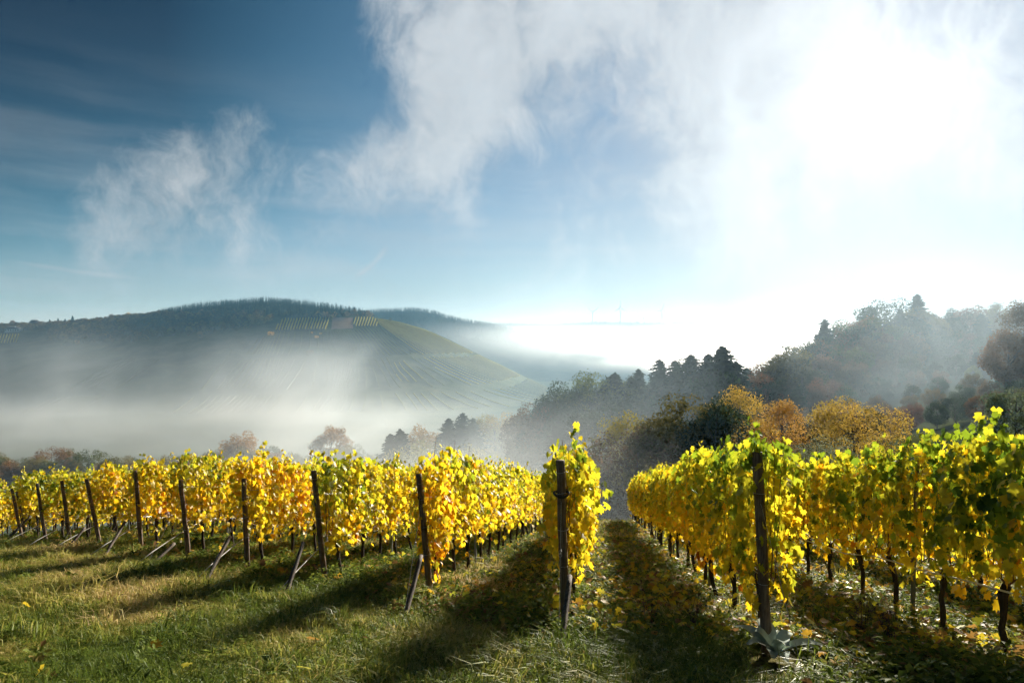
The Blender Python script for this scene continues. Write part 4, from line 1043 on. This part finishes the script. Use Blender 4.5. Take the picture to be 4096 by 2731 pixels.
def row_ribbon(g, pts, w_, h_, hue):
    P = np.array(pts); n = len(P)
    T = np.gradient(P[:, :2], axis=0); T /= np.linalg.norm(T, axis=1)[:, None] + 1e-9; S_ = np.column_stack([-T[:, 1], T[:, 0], np.zeros(n)]) * w_
    hh = (h_ * rng.uniform(0.75, 1.2, n))[:, None] * np.array([0, 0, 1.0])
    V = np.concatenate([P - S_, P - S_ * 0.6 + hh, P + S_ * 0.6 + hh, P + S_])
    i = np.arange(n - 1); q = []
    for k in range(3): q.append(np.stack([k * n + i, k * n + i + 1, (k + 1) * n + i + 1, (k + 1) * n + i], 1))
    g.add(V, None, np.vstack(q), np.tile(np.full(n, 0.0) + hue, 4))
PLOTS = [('golden striped vineyard plot high on the hill, left of the bare plot', [(1098, 1322), (1122, 1276), (1325, 1268), (1312, 1318)], 0.85),
         ('golden striped vineyard plot right of the bare plot on the hilltop', [(1412, 1306), (1420, 1268), (1500, 1270), (1520, 1306)], 0.8),
         ('pale striped vineyard plot below the house on the left', [(-40, 1378), (-40, 1338), (100, 1336), (70, 1372)], 0.75)]
for lab, poly, hue in PLOTS:
    xs = sorted(p[0] for p in poly); rows = []
    for px in np.arange(xs[0], xs[-1] + 1, 11.5):
        seg = []
        for py in np.arange(min(p[1] for p in poly), max(p[1] for p in poly), 2.5):
            qx = px - (py - 1270) * 0.35
            if inpoly(qx, py, poly):
                seg.append(hill_at(qx, py))
        if len(seg) > 3: rows.append(seg)
    if not rows: continue
    o0 = np.array(rows[0][0]); e = empty('vineyard_plot', tuple(o0)); tag(e, lab, 'vineyard', 'striped plots on the far hill')
    for seg in rows:
        g = Geo(); row_ribbon(g, np.array(seg) - o0, 1.1, 2.2, hue); obj('vine_row', g.mesh('vine_row', M['far_rows']), e)
g = Geo()
gold = [[(1500, 1268), (1560, 1272), (1700, 1312), (1760, 1340), (1680, 1312), (1560, 1290)], [(1600, 1312), (1700, 1320), (1900, 1400), (2000, 1450), (1760, 1410), (1650, 1345)], [(1745, 1425), (1960, 1430), (2200, 1540), (1860, 1540)], [(1560, 1450), (1650, 1440), (1700, 1530), (1600, 1530)]]
for x0 in np.arange(-560, 92, 4.6):
    pts = trace(x0, HD - 25, 110)
    seg = []; last = None
    for p in pts:
        px, py = project(*p)
        ok = (px > 880 + 2.2 * max(0, 1420 - py)) or py > 1420
        if any(inpoly(px, py, q[1]) for q in PLOTS) or (1310 < px < 1415 and py < 1320): ok = False
        if -75 < p[2] < -69 or -27 < p[2] < -23.5: ok = False
        hue = 0.62 if any(inpoly(px, py, q) for q in gold) else 0.30 + 0.1 * math.sin(x0 * 0.05) + 0.12 * (p[2] < -75 and px > 1500)
        if px > 1480 + 1.3 * max(0, py - 1270): hue = max(hue, 0.76 if p[2] > -70 else 0.55)
        if not ok or (last is not None and abs(hue - last) > 0.12):
            if len(seg) > 3: row_ribbon(g, seg, 0.8, 1.6, last)
            seg = []
        if ok: seg.append(p)
        last = hue
    if len(seg) > 3: row_ribbon(g, seg, 0.8, 1.6, last)
o = obj('hillside_vine_rows', g.mesh('hillside_vine_rows', M['far_rows'])); tag(o, 'countless vine rows running down the steep far hillside', 'vineyard', kind='stuff')
# the bare brownish plot and the track walls
g = Geo()
cor = []
for v_ in np.linspace(0, 1, 9):
    for u_ in np.linspace(0, 1, 9):
        px = (1325 + 87 * u_) * (1 - v_) + (1330 + 82 * u_) * v_; py = (1318 - 4 * u_) * (1 - v_) + (1270 + 2 * u_) * v_
        h3 = hill_at(px, py); cor.append((h3[0], h3[1], h3[2] + 0.9))
q = [(j * 9 + i, j * 9 + i + 1, j * 9 + i + 10, j * 9 + i + 9) for j in range(8) for i in range(8)]
g.add(cor, None, q)
o = obj('bare_field', g.mesh('bare_field', mat_hill('bare_soil', (0.16, 0.11, 0.08), (0.2, 0.14, 0.10), (0.24, 0.17, 0.12)))); tag(o, kind='structure')
def house(name, px, py, w_, d_, wall_h, roof_h, label, nwin):
    x, y, z = hill_at(px, py); e = empty(name, (x, y, z), 0.12); tag(e, label, 'house', 'houses on the far hill')
    g = Geo(); g.box((-w_ / 2, -d_ / 2, -2), (w_ / 2, d_ / 2, wall_h)); obj('wall', g.mesh('wall', M['house_wall']), e)
    g = Geo(); a = w_ / 2 + 0.6; b = d_ / 2 + 0.6
    g.add([(-a, -b, wall_h + 0.02), (a, -b, wall_h + 0.02), (a, b, wall_h + 0.02), (-a, b, wall_h + 0.02), (-a * 0.55, 0, wall_h + roof_h), (a * 0.55, 0, wall_h + roof_h)], [(0, 4, 3), (1, 2, 5)], [(0, 1, 5, 4), (2, 3, 4, 5), (0, 3, 2, 1)])
    ro = obj('roof', g.mesh('roof', M['house_roof']), e)
    g = Geo(); g.box((w_ * 0.1, -0.5, wall_h + roof_h * 0.6), (w_ * 0.1 + 0.9, 0.5, wall_h + roof_h + 1.4)); obj('chimney', g.mesh('chimney', M['house_wall']), ro)
    for i in range(nwin):
        xw = -w_ / 2 + w_ * (i + 0.5) / nwin; g = Geo(); g.box((xw - 0.7, -d_ / 2 - 0.06, wall_h * 0.35), (xw + 0.7, -d_ / 2 - 0.01, wall_h * 0.75)); obj('window', g.mesh('window', M['pane']), e)
house('pale_house', 54, 1326, 26, 11, 6.0, 3.5, 'long pale house below the rusty dome-shaped tree on the left hill', 6)
house('villa', 138, 1300, 20, 14, 5.0, 9.0, 'dark-roofed villa on the left skyline with chimneys', 4)

# wind turbines
def turbine(px, pyhub, pybase, D, phase, yaw, label):
    x, zh = xz(px, pyhub, D); _, zb = xz(px, pybase, D)
    zb = min(zb, float(plateau_fn(np.array(x), np.array(min(D, 3200.0)))) - 2)
    e = empty('wind_turbine', (x, D, zb), yaw); tag(e, label, 'wind turbine', 'wind turbines on the plateau')
    H = zh - zb
    g = Geo(); g.tube([(0, 0, 0), (0, 0, H * 0.5), (0, 0, H)], [2.0, 1.6, 1.1], 12); obj('tower', g.mesh('tower', M['turbine'], True), e)
    g = Geo(); g.box((-1.4, -3, H - 1.4), (1.4, 4, H + 1.5)); na_ = obj('nacelle', g.mesh('nacelle', M['turbine']), e)
    g = Geo(); g.tube([(0, -3, H), (0, -4.4, H), (0, -5.4, H)], [1.3, 1.1, 0.2], 10); obj('hub', g.mesh('hub', M['turbine'], True), na_)
    Lb = 31.0 if D < 2900 else 17.0
    for k in range(3):
        th = phase + k * 2.0944; dv = np.array([math.sin(th), 0, math.cos(th)]); sv = np.array([math.cos(th), 0, -math.sin(th)])
        g = Geo(); V = []
        for t_, wd in ((0.02, 0.8), (0.2, 1.6), (0.5, 1.2), (0.8, 0.8), (1, 0.2)):
            c = np.array([0, -4.0, H]) + dv * Lb * t_
            V += [c - sv * wd, c + np.array([0, -0.5 * wd, 0]), c + sv * wd, c + np.array([0, 0.4, 0])]
        q = []
        for i in range(4):
            for j in range(4): q.append((i * 4 + j, i * 4 + (j + 1) % 4, i * 4 + 4 + (j + 1) % 4, i * 4 + 4 + j))
        g.add(V, None, q); obj('blade', g.mesh('blade', M['turbine']), e)
turbine(2370, 1246, 1290, 2850, 1.05, 0.1, 'left wind turbine with its blades in a Y on the distant plateau')
turbine(2481, 1231, 1286, 2800, 0.0, -0.1, 'middle and tallest wind turbine with one blade straight up')
turbine(2648, 1240, 1290, 2850, 0.25, 0.3, 'right wind turbine faint against the white sky')
turbine(2551, 1270, 1290, 3000, 0.1, 0.9, 'tiny faint wind turbine between the middle and right ones, first of two')
turbine(2574, 1274, 1290, 3050, 0.9, -0.8, 'tiny faint wind turbine between the middle and right ones, second of two')

# ------------------------------------------------------------------ air: haze and mist
def vol_box(name, lo, hi, label):
    g = Geo(); g.box(lo, hi); o = obj(name, g.mesh(name, None)); tag(o, label, name.replace('_', ' '), kind='stuff'); return o
hb = vol_box('haze', (-3600, -200, -112), (3600, 3600, 186), 'thin pale haze filling the whole valley')
m, t, out = newmat('haze_air'); pv = t.new('ShaderNodeVolumePrincipled')
pv.inputs['Color'].default_value = (0.28, 0.60, 0.88, 1); pv.inputs['Density'].default_value = 0.00010; pv.inputs['Anisotropy'].default_value = 0.3
t.l.new(pv.outputs[0], out.inputs['Volume']); hb.data.materials.append(m)

def mist(name, lo, hi, label, density, nscale, lo_t, hi_t, aniso=0.6, zfade=(0.0, 0.1, 0.55, 1.0), rate=0.25, seed=0.0, stretch=(1, 1, 1.8), tint=(0.76, 0.83, 0.87), base=0.0):
    o = vol_box(name, lo, hi, label)
    m, t, out = newmat(name + '_air'); tc = t.new('ShaderNodeTexCoord'); gen = tc.outputs['Generated']; pos = t.new('ShaderNodeNewGeometry').outputs['Position']
    v = t.mapping(pos, scale=stretch, loc=(seed * 100, seed * 37, seed * 11))
    n_ = t.noise(v, nscale, 4, 0.6, 0.7)
    dn = t.m('ADD', base, t.m('MULTIPLY', t.step(n_, lo_t, hi_t), 1.0 - base))
    s = t.new('ShaderNodeSeparateXYZ'); t.l.new(gen, s.inputs[0])
    fx = t.m('MULTIPLY', t.step(s.outputs[0], 0.0, 0.18), t.step(s.outputs[0], 1.0, 0.70))
    fy = t.m('MULTIPLY', t.step(s.outputs[1], 0.0, 0.2), t.step(s.outputs[1], 1.0, 0.8))
    fz = t.m('MULTIPLY', t.step(s.outputs[2], zfade[0], zfade[1]), t.step(s.outputs[2], zfade[3], zfade[2]))
    dn = t.m('MULTIPLY', t.m('MULTIPLY', dn, density), t.m('MULTIPLY', fz, t.m('MULTIPLY', fx, fy)))
    sv = t.new('ShaderNodeVolumeScatter'); sv.inputs['Color'].default_value = (*tint, 1); sv.inputs['Anisotropy'].default_value = aniso
    t.l.new(dn, sv.inputs['Density']); t.l.new(sv.outputs[0], out.inputs['Volume'])
    o.data.materials.append(m); m.cycles.volume_step_rate = rate; m.cycles.homogeneous_volume = False
    return o
mist('valley_mist', (-820, 440, -97), (40, 930, 26), 'drifting grey mist filling the valley below the hill', 0.0085, 0.0066, 0.42, 0.70, 0.76, (0, 0.03, 0.2, 1.0), 0.2, 0.9, (1, 1, 1.3), base=0.05)
mist('low_mist', (-700, 250, -100), (40, 900, -52), 'thin veil of mist lying on the valley floor', 0.0028, 0.01, 0.2, 0.7, 0.6, (0, 0.02, 0.3, 1.0), 0.3, 5.2, base=0.5)
mist('far_haze', (-3400, 1750, -108), (3400, 3520, 182), 'pale veil of air before the distant plateau and turbines', 0.00036, 0.002, -1.0, -0.5, 0.4, (0, 0.02, 0.25, 1.0), 0.5, 4.4)
mist('fog_bank', (-420, 1600, -96), (2400, 2650, 62), 'bright white fog bank behind the nose of the hill', 0.0048, 0.0035, 0.25, 0.55, 0.65, (0, 0.05, 0.45, 1.0), 0.25, 1.7)
mist('wood_mist', (-60, 36, -62), (46, 165, -9), 'pale mist drifting before the foot of the wood', 0.026, 0.022, 0.28, 0.62, 0.6, (0, 0.05, 0.5, 1.0), 0.3, 2.2)
mist('slope_mist', (-30, 88, -42), (260, 235, 34), 'thin bluish mist hanging in front of the wooded slope', 0.0054, 0.02, 0.35, 0.7, 0.45, (0, 0.1, 0.3, 1.0), 0.3, 3.1, (1, 1, 0.6), (0.62, 0.78, 0.90))
